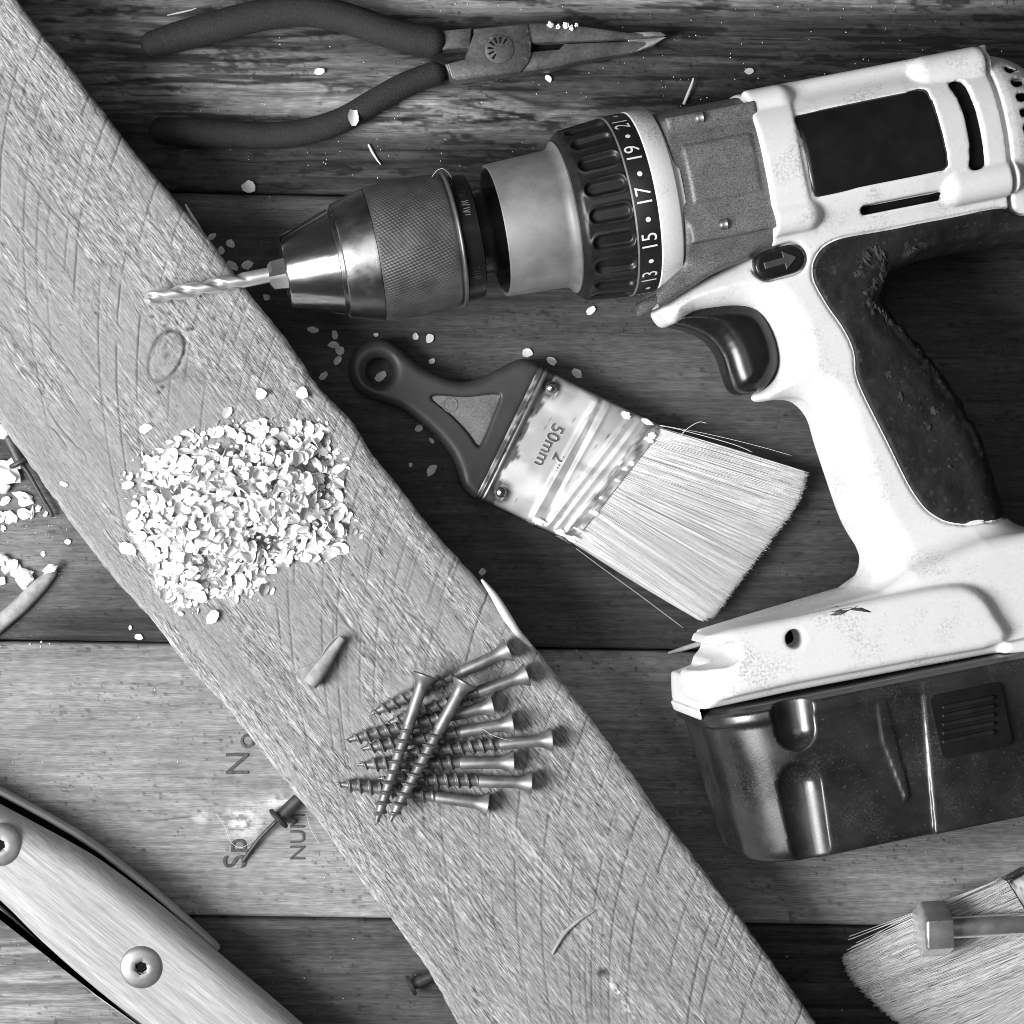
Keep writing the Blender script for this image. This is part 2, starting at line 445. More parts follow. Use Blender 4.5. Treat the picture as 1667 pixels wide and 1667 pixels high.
def plank_tone(k, x, y):
    wy = y + 10 * (fbm(x / 330, y / 120, 40 + k, 2) - 0.5) * 2
    wy = wy + 26 * G(x, y, 890, 195, 150, 34) * np.sign(y - 190) * 0.8          # grain parts around the knot
    st = fbm(x / 260, wy / 7.0, 3 + k, 5)          # long streaks
    st2 = fbm(x / 90, wy / 2.6, 13 + k, 3)         # fine streaks
    blo = fbm(x / 150, y / 60, 23 + k, 4)
    spots = sstep(0.80, 0.88, vnoise(x / 9, y / 5, 33 + k)) * sstep(0.52, 0.66, fbm(x / 50, y / 40, 38 + k, 3)) * 0.8
    if k == 0:
        t = 0.045 + 0.028 * (st - 0.5) * 2
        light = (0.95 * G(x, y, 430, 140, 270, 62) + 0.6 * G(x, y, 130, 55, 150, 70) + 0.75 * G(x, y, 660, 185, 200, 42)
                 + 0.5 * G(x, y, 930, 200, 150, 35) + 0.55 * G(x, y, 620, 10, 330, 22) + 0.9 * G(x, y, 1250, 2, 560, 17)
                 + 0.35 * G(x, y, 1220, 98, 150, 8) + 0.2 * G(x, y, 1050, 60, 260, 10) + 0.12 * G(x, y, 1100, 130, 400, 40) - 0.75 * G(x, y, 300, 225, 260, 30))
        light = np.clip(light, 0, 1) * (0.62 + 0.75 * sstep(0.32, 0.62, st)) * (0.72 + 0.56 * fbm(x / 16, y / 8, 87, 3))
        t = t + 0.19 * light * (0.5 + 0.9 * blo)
        t *= 0.75 + 0.5 * st2
        t *= 1 - 0.75 * sstep(0.56, 0.66, fbm(x / 210, wy / 9, 77, 4)) * sstep(0.3, 0.5, G(x, y, 1000, 120, 700, 110) + 0.25)
        for (x0, y0, ln, dp) in ((760, 245, 260, .8), (1100, 168, 240, .7), (980, 88, 300, .6), (480, 262, 200, .8), (640, 292, 180, .7), (420, 78, 180, .6), (1330, 60, 330, .7), (700, 160, 150, .5)):
            t *= 1 - dp * np.exp(-((y - y0 - 7 * (fbm(x / 70, x * 0 + y0, 99, 3) - 0.5) - 0.01 * (x - x0)) / 1.7) ** 2) * (1 - sstep(0.6, 1.0, np.abs(x - x0) / ln))
        # the knot: dark curved check with pale slivers
        kx, ky = x - 885, y - 176
        arch = np.abs(ky + 6 + 0.0016 * kx * kx - 0.18 * kx) / (2 + 5 * np.exp(-((kx - 5) / 55) ** 2))
        t *= 1 - 0.8 * np.exp(-arch ** 2) * np.exp(-((kx) / 75) ** 4)
        t += 0.10 * np.exp(-((ky - 12 + 0.45 * (kx - 10)) / 5) ** 2) * np.exp(-((kx - 5) / 34) ** 2)
    elif k == 1:
        t = 0.046 + 0.022 * (st - 0.5) * 2 + 0.010 * (st2 - 0.5) * 2
        t = t + 0.055 * G(x, y, 1150, 620, 330, 110) + 0.05 * G(x, y, 400, 335, 220, 22) + 0.10 * G(x, y, 30, 900, 130, 110) * (0.5 + blo) - 0.03 * G(x, y, 120, 1020, 200, 30)  # lit areas right of centre and far left painted into the tone
        t *= 0.8 + 0.45 * blo
    elif k == 2:
        t = 0.235 + 0.07 * (st - 0.5) * 2 + 0.03 * (st2 - 0.5) * 2
        t = t * (0.78 + 0.44 * blo)
        t *= 1 - 0.38 * sstep(880, 1150, x) * (1 - sstep(1330, 1480, y)) - 0.25 * G(x, y, 300, 1065, 900, 20)  # darker right part is the battery's shadow painted into the tone
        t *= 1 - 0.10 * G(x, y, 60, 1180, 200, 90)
        t += 0.34 * (G(x, y, 398, 1338, 26, 24) + 0.6 * G(x, y, 327, 1330, 14, 12) + 0.6 * G(x, y, 455, 1305, 28, 14)) * sstep(0.35, 0.5, fbm(x / 9, y / 9, 5, 3))   # torn pale fibres
        t *= 1 - 0.6 * np.exp(-((y - 1333 - 4 * np.sin(x / 30)) / 1.5) ** 2) * sstep(210, 250, x) * (1 - sstep(300, 320, x))
    else:
        t = 0.065 + 0.035 * (st - 0.5) * 2 + 0.02 * (st2 - 0.5) * 2
        t = t + 0.15 * G(x, y, 20, 1620, 190, 110) * (0.6 + 0.8 * sstep(0.42, 0.62, st)) - 0.03 * sstep(1100, 1300, x)
        t *= 0.75 + 0.5 * blo
    if k == 0:
        t *= 1 - 0.42 * G(x, y, 1150, 120, 480, 95) * sstep(0.3, 0.55, fbm(x / 60, y / 12, 84, 3) + 0.12)
        t *= 1 - 0.7 * sstep(0.52, 0.64, fbm(x / 95, y / 16, 86, 4)) * sstep(0.35, 0.6, fbm(x / 20, y / 6, 85, 3))
    t *= (0.78 + 0.44 * fbm(x / 13, y / 7, 88 + k, 3)) * (1 - 0.6 * sstep(0.74, 0.84, fbm(x / 5, y / 4, 89 + k, 2)) * sstep(0.5, 0.66, fbm(x / 70, y / 40, 90 + k, 3)))
    t *= 1 - 0.55 * spots
    return np.clip(t, 0.012, 0.6), st

for k in range(4):
    xs = axis_vals(-320, 1990, -8, 1675, 2.7)
    y0, y1 = seam(k, 800), seam(k + 1, 800)
    ys = axis_vals(y0, y1, -10, 1677, 2.5)
    vv = (ys - y0) / (y1 - y0)
    X, Vv = np.meshgrid(xs, vv, indexing='ij')
    gap = 2.0
    top, bot = seam(k, X) + gap, seam(k + 1, X) - gap
    wob = 1.2 * (fbm(X / 60, X * 0 + k, 91, 3) - 0.5)
    Y = top + wob + (bot - top - wob) * Vv
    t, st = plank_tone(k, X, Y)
    e = np.minimum(Y - top, bot - Y) * S
    Z = [-0.1, 0.35, 0.0, -0.5][k] + 0.35 * (st - 0.5) - 1.1 * np.exp(-np.maximum(e, 0) / 0.5)
    if k == 0: Z = Z - 0.9 * G(X, Y, 885, 172, 45, 7)
    if k == 2: Z = Z + 0.7 * G(X, Y, 398, 1338, 22, 18) * fbm(X / 8, Y / 8, 6, 3)
    P = np.stack([(X - PX) * S, -(Y - PY) * S, Z], -1)
    nx, ny = X.shape
    V = P.reshape(-1, 3); T = t.ravel()
    i, j = np.meshgrid(np.arange(nx - 1), np.arange(ny - 1), indexing='ij'); a = i * ny + j
    Q = np.stack([a, a + 1, a + ny + 1, a + ny], -1).reshape(-1, 4)
    # skirt
    ring = np.concatenate([np.arange(nx) * ny, (nx - 1) * ny + np.arange(1, ny), np.arange(nx - 2, -1, -1) * ny + ny - 1, np.arange(ny - 2, 0, -1)])
    low = V[ring].copy(); low[:, 2] = -18
    b0 = len(V); m_ = len(ring); ii = np.arange(m_); nn = (ii + 1) % m_
    Q2 = np.stack([ring[ii], ring[nn], b0 + nn, b0 + ii], 1)
    V = np.concatenate([V, low]); T = np.concatenate([T, T[ring]])
    Q = np.concatenate([Q, Q2])
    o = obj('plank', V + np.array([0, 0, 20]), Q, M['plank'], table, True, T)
    o['label'] = ['dark weathered plank with knot and pale patches under the pliers', 'dark smooth plank under the paintbrush and drill grip',
                  'pale grey plank with stamped letters under the battery', 'dark narrow plank along the bottom edge'][k]
    if k == 2: stamped_plank = o

def print_on(parent, name, body, px, py, size, rot, z=0.45, sx=1.0, material='ink', space=1.0):
    Vt, Ft = text_mesh(body, size, 0, space)
    c, s_ = math.cos(R(rot)), math.sin(R(rot))
    x, y = Vt[:, 0] * sx, Vt[:, 1]
    p = PW(px, py, 0)
    Vn = np.stack([p[0] + c * x - s_ * y, p[1] + s_ * x + c * y, np.full(len(x), z + 20)], 1)
    return obj(name, Vn, Ft, M[material], parent, False)
for body, px, py, size, rot in (('N', 388, 1243, 11.5, 90), ('o', 399, 1206, 10.5, 92), ('Sp', 384, 1389, 11.5, 90), ('NUM', 485, 1362, 7.5, 90)):
    print_on(stamped_plank, 'stamped_letters', body, px, py, size, rot, 0.55)

# ------------------------------------------------------------------ diagonal rough-sawn board
BZ = 38.0
bd, bn = np.array([0.612, 0.791]), np.array([0.791, -0.612])
edgeR = np.array([(-330, -410), (28, -2), (44, 20), (77, 64), (124, 121), (161, 171), (201, 222), (238, 269), (285, 323), (336, 382), (373, 433), (420, 494), (467, 551), (520, 632), (578, 690), (607, 742), (640, 778),
                  (700, 858), (780, 945), (868, 1050), (960, 1165), (1080, 1330), (1200, 1485), (1330, 1667), (1560, 1960)], float)
edgeL = np.array([(-700, -200), (-60, 615), (0, 690), (60, 772), (130, 872), (190, 948), (250, 1012), (300, 1080), (370, 1152), (440, 1243), (530, 1352), (590, 1440), (640, 1500),
                  (700, 1583), (745, 1667), (960, 1950)], float)
ss = axis_vals(-300, 2400, -20, 2180, 1.75, 12)
tt = np.linspace(0, 1, 262)
Rt = np.interp(ss, edgeR @ bd, edgeR @ bn); Lt = np.interp(ss, edgeL @ bd, edgeL @ bn)
Sg, Ug = np.meshgrid(ss, tt, indexing='ij')
Rg = Rt[:, None] + 1.8 * (fbm(Sg / 22, Sg * 0, 51, 4) - 0.5) * 2; Lg = Lt[:, None] + 1.8 * (fbm(Sg / 18, Sg * 0, 52, 4) - 0.5) * 2
Tg = Lg + (Rg - Lg) * Ug
un = (Tg + 205) / 216.0                                        # -1 left edge .. 1 right edge
# grain
warp = 14 * (fbm(Sg / 300, Tg / 120, 60, 3) - 0.5)
gr = fbm(Sg / 70, (Tg + warp) / 4.2, 61, 5)
gr2 = fbm(Sg / 16, (Tg + warp) / 2.2, 62, 3)
patch = fbm(Sg / 170, Tg / 42, 63, 4)
coarse = np.clip(0.10 + 0.95 * sstep(0.47, 0.58, patch) + 1.0 * np.exp(-((un - 0.62) / 0.28) ** 2) * (1 - sstep(850, 1000, Sg)) + 0.5 * sstep(1250, 1500, Sg) - 0.8 * np.exp(-((Sg - 560) / 150) ** 2 - ((un - 0.05) / 0.45) ** 2), 0, 1)  # fuzzy, torn zones against smooth ones
longg = fbm(Sg / 620, (Tg + 30 * (fbm(Sg / 500, Tg / 300, 59, 2) - 0.5)) / 13, 58, 3)
tone = 0.29 * (1 + 0.34 * (gr - 0.5) * 2 * (0.2 + coarse) + 0.24 * (gr2 - 0.5) * 2 * coarse + 0.10 * coarse + 0.16 * (longg - 0.5) * 2) * (0.88 + 0.26 * patch)
Zb = 0.35 * (gr - 0.5) * coarse + 0.2 * (gr2 - 0.5) * coarse + 0.3 * (longg - 0.5)
# saw marks: thin arcs across the board, each a little different
fcurve = 1.78 * 216 * np.exp(-0.73 * np.clip(un, -1.2, 1.2))
ph = Sg - fcurve + 2.5 * (fbm(Sg / 60, Tg / 40, 64, 3) - 0.5)
r2 = np.random.default_rng(5)
pos, q = [], -1400.0
while q < 2400:
    pos.append(q); q += r2.choice([9, 16, 22, 26, 32], p=[.16, .20, .26, .24, .14])
for q in pos:
    a = r2.uniform(-1.1, 0.9); b = a + r2.uniform(0.7, 1.8)
    stg = r2.uniform(0.3, 1.0)
    wdt = r2.uniform(1.0, 1.5) * 1.25
    near = np.abs(ph - q) < 8
    if not near.any(): continue
    d = (ph[near] - q + 0.7 * (vnoise(Tg[near] / 9, Sg[near] * 0 + q, 65) - 0.5) * 2) / wdt
    ext = sstep(a - .05, a + .05, un[near]) * (1 - sstep(b - .1, b + .1, un[near])) * sstep(0.06, 0.26, vnoise(Tg[near] / 30 + q, Sg[near] * 0 + q, 66))
    k_ = np.exp(-d * d) * ext * stg * (1 - 0.3 * coarse[near])
    tone[near] *= 1 - 0.86 * k_
    Zb[near] -= 0.5 * k_
# long splits and dark pits along the grain
for _ in range(46):
    s0, t0, ln = r2.uniform(0, 2100), r2.uniform(-400, 0), r2.uniform(20, 110)
    near = (np.abs(Sg - s0) < ln) & (np.abs(Tg - t0) < 14)
    if near.any():
        d = (Tg[near] - t0 + 6 * (vnoise(Sg[near] / 18, Sg[near] * 0, int(s0)) - 0.5)) / 1.2
        k_ = np.exp(-d * d) * (1 - sstep(0.6, 1, np.abs(Sg[near] - s0) / ln)) * r2.uniform(.3, .9)
        tone[near] *= 1 - 0.5 * k_; Zb[near] -= 0.4 * k_
Xp, Yp = Sg * bd[0] + Tg * bn[0], Sg * bd[1] + Tg * bn[1]
pits = sstep(0.86, 0.93, fbm(Xp / 6, Yp / 6, 67, 2)); tone *= 1 - 0.45 * pits; Zb -= 0.25 * pits
# the knot
ka = np.array([0.42, -0.907]); kp = np.array([0.907, 0.42])
kx = (Xp - 271) * ka[0] + (Yp - 579) * ka[1]; ky = (Xp - 271) * kp[0] + (Yp - 579) * kp[1]
kr = np.sqrt((kx / 44) ** 2 + (ky / (25 + 0.06 * kx)) ** 2)
rim = np.exp(-((kr - 1) / 0.085) ** 2) * (0.4 + 0.6 * sstep(-0.6, 0.4, (kx / 41) * 0.8 + ky / 24 * 0.2 + 0.2 * (fbm(Xp / 9, Yp / 9, 68, 2) - 0.5)))
tone = np.where(kr < 1, 0.30 * (0.85 + 0.3 * fbm(kr * 7, np.arctan2(ky, kx) * 1.2, 69, 3)), tone)
tone *= 1 - 0.8 * rim * (0.35 + 0.65 * sstep(0.38, 0.55, fbm(Xp / 12, Yp / 12, 93, 2) + 0.12 * np.sign(-kx)))
tone = np.where(kr < 0.97, tone * (1 - 0.35 * sstep(0.6, 0.7, fbm(kx / 14, ky / 3, 94, 3))), tone)
tone *= 1 - 0.5 * np.exp(-((kr) / 0.2) ** 2)
Zb = np.where(kr < 1, 0.15 * (fbm(Xp / 8, Yp / 8, 70, 3) - 0.5), Zb) - 0.9 * rim
for px, py in ((247, 515), (276, 510), (268, 530), (259, 638), (265, 630), (314, 535), (307, 536)):
    k_ = G(Xp, Yp, px, py, 4, 3.2) * (0.6 + 0.8 * fbm(Xp / 3, Yp / 3, 71, 2)); tone *= 1 - 0.7 * np.clip(k_, 0, 1); Zb -= 0.3 * k_
tone *= 1 - 0.32 * G(Xp, Yp, 312, 610, 60, 22) * sstep(0.4, 0.6, fbm(Xp / 16, Yp / 9, 72, 3))
# torn pale hole low on the board
k_ = G(Xp, Yp, 985, 1583, 9, 6); tone *= 1 - 0.8 * k_; Zb -= 1.2 * k_
k_ = (np.exp(-(((Xp - 1003) - (Yp - 1610) * 0.62) / 6) ** 2) * sstep(1585, 1600, Yp) * (1 - sstep(1650, 1667, Yp))) * sstep(0.42, 0.55, fbm(Xp / 6, Yp / 6, 73, 3))
tone += 0.25 * k_; Zb += 0.5 * k_
# rounded, frayed arrises
eR, eL = (Rg - Tg) * 0.2055, (Tg - Lg) * 0.2055
Zb = Zb - 2.2 * np.exp(-np.maximum(eR, 0) / (1.0 + 0.7 * fbm(Sg / 40, Sg * 0, 74, 2))) - 1.6 * np.exp(-np.maximum(eL, 0) / 0.8)
tone = np.clip(tone, 0.03, 0.75)
kk = S * (H - BZ) / H
org = PW(600, 1000, 0)
ang = math.atan2(-bd[1], bd[0])
ca, sa = math.cos(-ang), math.sin(-ang)
def to_board(xw, yw):                                          # world mm -> board object's own axes (x along the grain)
    dx, dy = xw - org[0], yw - org[1]
    return dx * ca - dy * sa, dx * sa + dy * ca
bx, by = to_board((Xp - PX) * kk, -(Yp - PY) * kk)
nx, ny = Sg.shape
V = np.stack([bx, by, BZ + Zb], -1).reshape(-1, 3); T = tone.ravel()
i, j = np.meshgrid(np.arange(nx - 1), np.arange(ny - 1), indexing='ij'); a = i * ny + j
Q = np.stack([a, a + ny, a + ny + 1, a + 1], -1).reshape(-1, 4)
ring = np.concatenate([np.arange(ny), np.arange(1, nx) * ny + ny - 1, (nx - 1) * ny + np.arange(ny - 2, -1, -1), np.arange(nx - 2, 0, -1) * ny])
m_ = len(ring); ii = np.arange(m_); nn = (ii + 1) % m_
prev = ring; VV, TT, QQ = [V], [T], [Q]; cnt = len(V)
for z in (33.0, 24.0, 12.0, 0.9):
    low = V[ring].copy(); low[:, 2] = z
    low[:, 1] += 0.5 * (fbm(low[:, 0] / 9, low[:, 2] + z, 75, 3) - 0.5)
    cur = cnt + ii
    QQ.append(np.stack([prev[ii], cur[ii], cur[nn], prev[nn]], 1)[:, ::-1]); VV.append(low); TT.append(T[ring]); cnt += m_; prev = cur
QQ = [QQ[0]] + [q_ for q_ in QQ[1:]]
board = obj('rough_board', np.concatenate(VV), np.concatenate(QQ), M['board'], None, True, np.concatenate(TT))
fz = board.data.attributes.new('fuzz', 'FLOAT', 'POINT')
fz.data.foreach_set('value', np.concatenate([coarse.ravel(), np.tile(coarse.ravel()[ring], 4)]).astype(np.float32))
board.location = (org[0] / 1000, org[1] / 1000, 0); board.rotation_euler = (0, 0, ang)
tag(board, 'thick rough-sawn wooden board with knot and saw marks lying diagonally across the table', 'board')
me = board.data
def board_splinter(pts, w, z0, z1):
    P = np.array([PW(x, y, 30)[:2] for x, y in pts]); P = resample(np.c_[P, np.linspace(z0, z1, len(P))], closed=False, per=4)
    lx, ly = to_board(P[:, 0], P[:, 1]); P = np.c_[lx, ly, P[:, 2]]
    t = np.linspace(0, 1, len(P))
    V_, F_ = tube(P, w * (0.15 + np.sin(np.pi * np.clip(t * 0.9 + 0.05, 0, 1))), 6)
    return obj('splinter', V_, F_, M['pale_wood'], board)
board_splinter([(780, 942), (800, 968), (822, 1004), (842, 1034), (862, 1051)], 1.35, 38.2, 36.5)
board_splinter([(302, 334), (312, 352), (322, 368), (338, 392)], 0.6, 33, 31)

# ------------------------------------------------------------------ cordless drill
tau, al = R(1.5), R(11.2)
dO = PW(1000, 338, 40)
dU = np.array([math.cos(tau) * math.cos(al), math.cos(tau) * math.sin(al), -math.sin(tau)])
dV = np.array([-math.sin(al), math.cos(al), 0.0])
dW = np.cross(dU, dV)
CAM = np.array([0, 0, H])
def DU(px, py, w=0.0):
    """photo pixel -> the drill's own (u, v) on its plane at height w"""
    d = PW(px, py, 0) - CAM
    p0 = dO + dW * w
    t = ((p0 - CAM) @ dW) / (d @ dW)
    p = CAM + d * t - p0
    return np.array([p @ dU, p @ dV])
def DP(pts, w=0.0): return np.array([DU(p[0], p[1], p[2] if len(p) > 2 else w) for p in pts])

drill = empty('cordless_drill')
drill.matrix_world = Matrix(((dU[0], dV[0], dW[0], dO[0] / 1000), (dU[1], dV[1], dW[1], dO[1] / 1000), (dU[2], dV[2], dW[2], dO[2] / 1000), (0, 0, 0, 1)))
tag(drill, 'white and black cordless drill with steel chuck and battery lying on its side', 'drill')

g = Grid((-14, -184, -35), (156, 33, 36), 0.62)
u, v, w = g.x, g.y, g.z
u2, v2 = g.x2, g.y2
HT = 18.0
grip_px = [(1063, 503, -6), (1068, 525, -6), (1082, 534, -8), (1112, 515, -8), (1150, 507, -6), (1187, 504, -6), (1217, 513, -6), (1241, 545, -6), (1253, 590, -6), (1247, 620, -6), (1223, 645, -8), (1231, 655, -8),
           (1262, 651, -8), (1290, 656, -8), (1313, 681, -8), (1325, 720, -8), (1345, 780, -8), (1370, 850, -8), (1404, 905, -6), (1424, 965, 0), (1430, 1020, 0), (1640, 985, 8), (1646, 900, 8),
           (1631, 842, 8), (1612, 775, 8), (1594, 718, 8), (1576, 682, 8), (1556, 648, 8), (1534, 616, 8), (1508, 582, 8), (1478, 546, 8), (1450, 518, 7), (1434, 494, 6), (1436, 466, 4), (1455, 442, 2), (1495, 424, 0), (1545, 412, 0), (1600, 403, 0), (1712, 383, 0),
           (1740, 250, 0), (1250, 300, 0), (1236, 385, 0), (1216, 420, 0), (1110, 470, 0)]
grip_poly = resample(DP(grip_px), per=3)
dgrip = poly_sdf(u2, v2, grip_poly)[:, :, None]
rub_px = [(1712, 352), (1660, 352), (1640, 344), (1624, 341), (1600, 344), (1544, 356), (1490, 366), (1443, 376), (1395, 384), (1362, 391), (1338, 404), (1324, 426), (1322, 446), (1327, 464), (1349, 502), (1369, 530), (1385, 560), (1391, 585), (1392, 606), (1403, 638), (1443, 718), (1476, 785),
          (1493, 812), (1509, 831), (1525, 842), (1541, 849), (1567, 853), (1600, 849), (1640, 842), (1720, 800), (1780, 600), (1790, 420)]
rub_poly = resample(DP(rub_px, 17), per=3)
dr0 = poly_sdf(u2, v2, rub_poly)[:, :, None]
handle = extr(dgrip + 1.8 * sstep(0.5, -2.0, dr0), w, HT, 11)
def barrel_f(uu, vv, ww, a=28.0, b=29.0, p=2.35): return ((np.abs(vv / a) ** p + np.abs(ww / b) ** p) ** (1 / p) - 1) * 28
taper = 1.0 - 0.0022 * np.maximum(u - 95, 0) - 0.006 * np.maximum(u - 128, 0) - 0.0011 * np.maximum(u - 130, 0) ** 2
barrel = smax(barrel_f(u, v / taper, w / taper), np.maximum(44.5 - u, u - 152), 2.0)
front_band = smax(barrel_f(u, v, w, 28.6, 29.9), np.maximum(44.5 - u, u - (56.5 + 0.010 * v * v * 0.5)), 1.2)
body = smin(barrel, handle, 7.0)
body = smin(body, front_band, 0.8)
# flat rail along the top of the barrel
rail = extr(np.maximum(np.maximum(50 - u, u - 127), np.abs(v - 21.0) - 6.6), w, 19.0, 3.0)
body = smin(body, rail, 3.0)
# screw bosses
for (p0, p1, vv_, wc, rr) in (((1205, 172), (1272, 162), 21.8, 18.2, 5.6), ((1240, 362), (1310, 348), -15.8, 23.0, 5.8), ((1512, 112), (1592, 98), 21.4, 18.6, 5.9), ((1560, 305), (1640, 290), -16.8, 21.4, 6.2)):
    a, b = DU(*p0, 24), DU(*p1, 24)
    body = smin(body, smax(capsule(u, v, w, (a[0], vv_, wc), (b[0], vv_, wc), rr), 44.8 - u, 0.6), 0.9)
# foot
foot_px = [(1147, 1028, -12), (1250, 992, -20), (1370, 957, -20), (1430, 925, -10), (1560, 880, 0), (1700, 850, 0), (1760, 870, 0), (1780, 1030, 20), (1640, 1062, 29), (1500, 1088, 29), (1300, 1126, 29), (1140, 1160, 29),
           (1113, 1168, -10), (1106, 1140, -10), (1107, 1098, -10), (1140, 1086, -10), (1148, 1050, -12)]
foot = extr(poly_sdf(u2, v2, DP(foot_px))[:, :, None], w, 28.5, 4.5)
panel_px = [(1152, 1036, 31), (1300, 1003, 31), (1440, 972, 31), (1545, 953, 31), (1592, 962, 31), (1622, 1000, 31), (1634, 1046, 31), (1500, 1074, 31), (1300, 1112, 31), (1120, 1148, 31), (1125, 1100, 31), (1165, 1086, 31)]
panel = extr(poly_sdf(u2, v2, resample(DP(panel_px), per=3))[:, :, None], w, 13.0, 3.5, 20.0)
def rrect(x, y, cx, cy, hx, hy, r):
    qx, qy = np.abs(x - cx) - hx + r, np.abs(y - cy) - hy + r
    return np.minimum(np.maximum(qx, qy), 0) + np.hypot(np.maximum(qx, 0), np.maximum(qy, 0)) - r
foot = smin(foot, panel, 2.0)
foot = smax(foot, rrect(u, w, 50, 0, 60.5, 33.5, 17.0), 1.5)
body = smin(body, foot, 11.0)
lip = extr(poly_sdf(u2, v2, DP([(1640, 1046, 31), (1760, 1020, 31), (1760, 1060, 31), (1632, 1064, 31)]))[:, :, None], w, 32.5, 1.5)
body = smin(body, lip, 1.0)
# cuts: hook slot in the foot, screw hole, cooling slot, seam, rear vents, switch recess
hk = resample(DP([(1186, 1043, 26), (1196, 1049, 26), (1200, 1061, 26), (1196, 1073, 26), (1184, 1082, 26), (1164, 1087, 26), (1080, 1096, 26), (1050, 1074, 26), (1080, 1052, 26), (1140, 1047, 26), (1158, 1051, 26), (1172, 1048, 26)]), per=3)
hook = extr(poly_sdf(u2, v2, hk)[:, :, None], w, 60, 0.5)
body = smax(body, -hook, 0.4)
c = DU(1295, 1040, 33)
body = smax(body, -extr((np.hypot(u2 - c[0], v2 - c[1]) - 3.1)[:, :, None], w, 14, 0.4, 34), 0.8)
a, b = DU(1414, 339, 27), DU(1535, 315, 27)
slot2 = np.hypot(u2 - np.clip(u2, a[0], b[0]), v2 - (a[1] + (b[1] - a[1]) * np.clip((u2 - a[0]) / (b[0] - a[0]), 0, 1))) - 1.5
body = smax(body, -extr(slot2[:, :, None], w, 8, 0.3, 27), 0.5)
seam_u = 124.2 + 0.0 * v
body = smax(body, -(np.maximum(np.abs(u - seam_u) - 0.75, -(barrel_f(u, v / taper, w / taper) + 2.2))), 0.6)
sw_a, sw_b = DU(1252, 431, 18), DU(1288, 421, 18)
def pill(a, b, r): 
    ex, ey = b[0] - a[0], b[1] - a[1]; l2 = ex * ex + ey * ey
    t = np.clip(((u2 - a[0]) * ex + (v2 - a[1]) * ey) / l2, 0, 1)
    return np.hypot(u2 - a[0] - t * ex, v2 - a[1] - t * ey) - r
body = smax(body, -extr(pill(sw_a, sw_b, 5.4)[:, :, None], w, 4.0, 0.4, 19), 0.6)
vents = []
for k_ in range(-3, 4):
    a, b = (131.5, 2.2 + 5.15 * k_), (146.5, 2.2 + 5.15 * k_ * 0.96)
    vents.append((a, b))
    body = smax(body, -extr(pill(a, b, 1.45)[:, :, None], w, 7.0, 0.3, 26), 0.4)
# recess for the rating label and the strip vent
lab_px = [(1296, 190), (1320, 181), (1400, 164), (1470, 149), (1505, 141), (1516, 150), (1528, 190), (1538, 230), (1545, 262), (1538, 276), (1480, 289), (1400, 305), (1345, 318), (1328, 318), (1318, 290), (1310, 250), (1302, 215)]
lab_poly = resample(DP(lab_px, 28), per=3)
body = smax(body, -np.maximum(poly_sdf(u2, v2, lab_poly)[:, :, None], np.maximum(-(barrel_f(u, v / taper, w / taper) + 0.7), -w)), 0.3)
vst_px = [(1549, 134), (1574, 129), (1588, 165), (1599, 210), (1606, 250), (1607, 269), (1582, 275), (1578, 240), (1570, 195), (1560, 160)]
vst_poly = resample(DP(vst_px, 27), per=3)
body = smax(body, -np.maximum(poly_sdf(u2, v2, vst_poly)[:, :, None], np.maximum(-(barrel_f(u, v / taper, w / taper) + 3.0), -w)), 0.3)
# trigger opening
body = smax(body, -np.maximum(np.abs(dr0 - 0.25) - 0.42, np.maximum(-(body + 0.8), 4 - w)), 0.25)
BODY = g.full(body)
sdf_obj('housing', BODY, g, M['white'], drill)

def top_w(P, F, gg):
    """height of the top surface under points P (n,2)"""
    fi = (P - gg.o[:2]) / gg.h
    i0 = np.clip(np.floor(fi).astype(int), 0, np.array(F.shape[:2]) - 2); fr = fi - i0
    def col(di, dj):
        A = F[i0[:, 0] + di, i0[:, 1] + dj, :]
        s_ = A < 0
        kz = A.shape[1] - 1 - np.argmax(s_[:, ::-1], 1)
        kz = np.clip(kz, 0, A.shape[1] - 2); r_ = np.arange(len(A))
        f0, f1 = A[r_, kz], A[r_, kz + 1]
        return gg.o[2] + gg.h * (kz + f0 / (f0 - f1 + 1e-9))
    return ((col(0, 0) * (1 - fr[:, 0]) + col(1, 0) * fr[:, 0]) * (1 - fr[:, 1]) + (col(0, 1) * (1 - fr[:, 0]) + col(1, 1) * fr[:, 0]) * fr[:, 1])

def drape(name, poly, F, gg, m, parent, off=0.1, rings=8, skirt=0.6, smooth=True, hf=None):
    """a thin plate that follows the surface below it"""
    P = np.asarray(poly); c = P.mean(0); n = len(P); V = [np.array([c])]
    for k in range(1, rings + 1): V.append(c + (P - c) * k / rings)
    P2 = np.concatenate(V); W_ = (top_w(P2, F, gg) if hf is None else hf(P2)) + off
    V3 = np.c_[P2, W_]
    A = V3[-n:].copy(); A[:, 2] -= skirt; V3 = np.concatenate([V3, A]); Fc = []
    for k in range(n): Fc.append((0, 1 + k, 1 + (k + 1) % n))
    for r_ in range(rings):
        for k in range(n):
            a, b = 1 + r_ * n + k, 1 + r_ * n + (k + 1) % n
            Fc.append((a, a + n, b + n, b))
    ar = 0.5 * np.sum(P[:, 0] * np.roll(P[:, 1], -1) - P[:, 1] * np.roll(P[:, 0], -1))
    if ar < 0: Fc = [f[::-1] for f in Fc]
    return obj(name, V3, Fc, m, parent, smooth)
def scale_poly(P, s):
    c = P.mean(0); return c + (P - c) * s
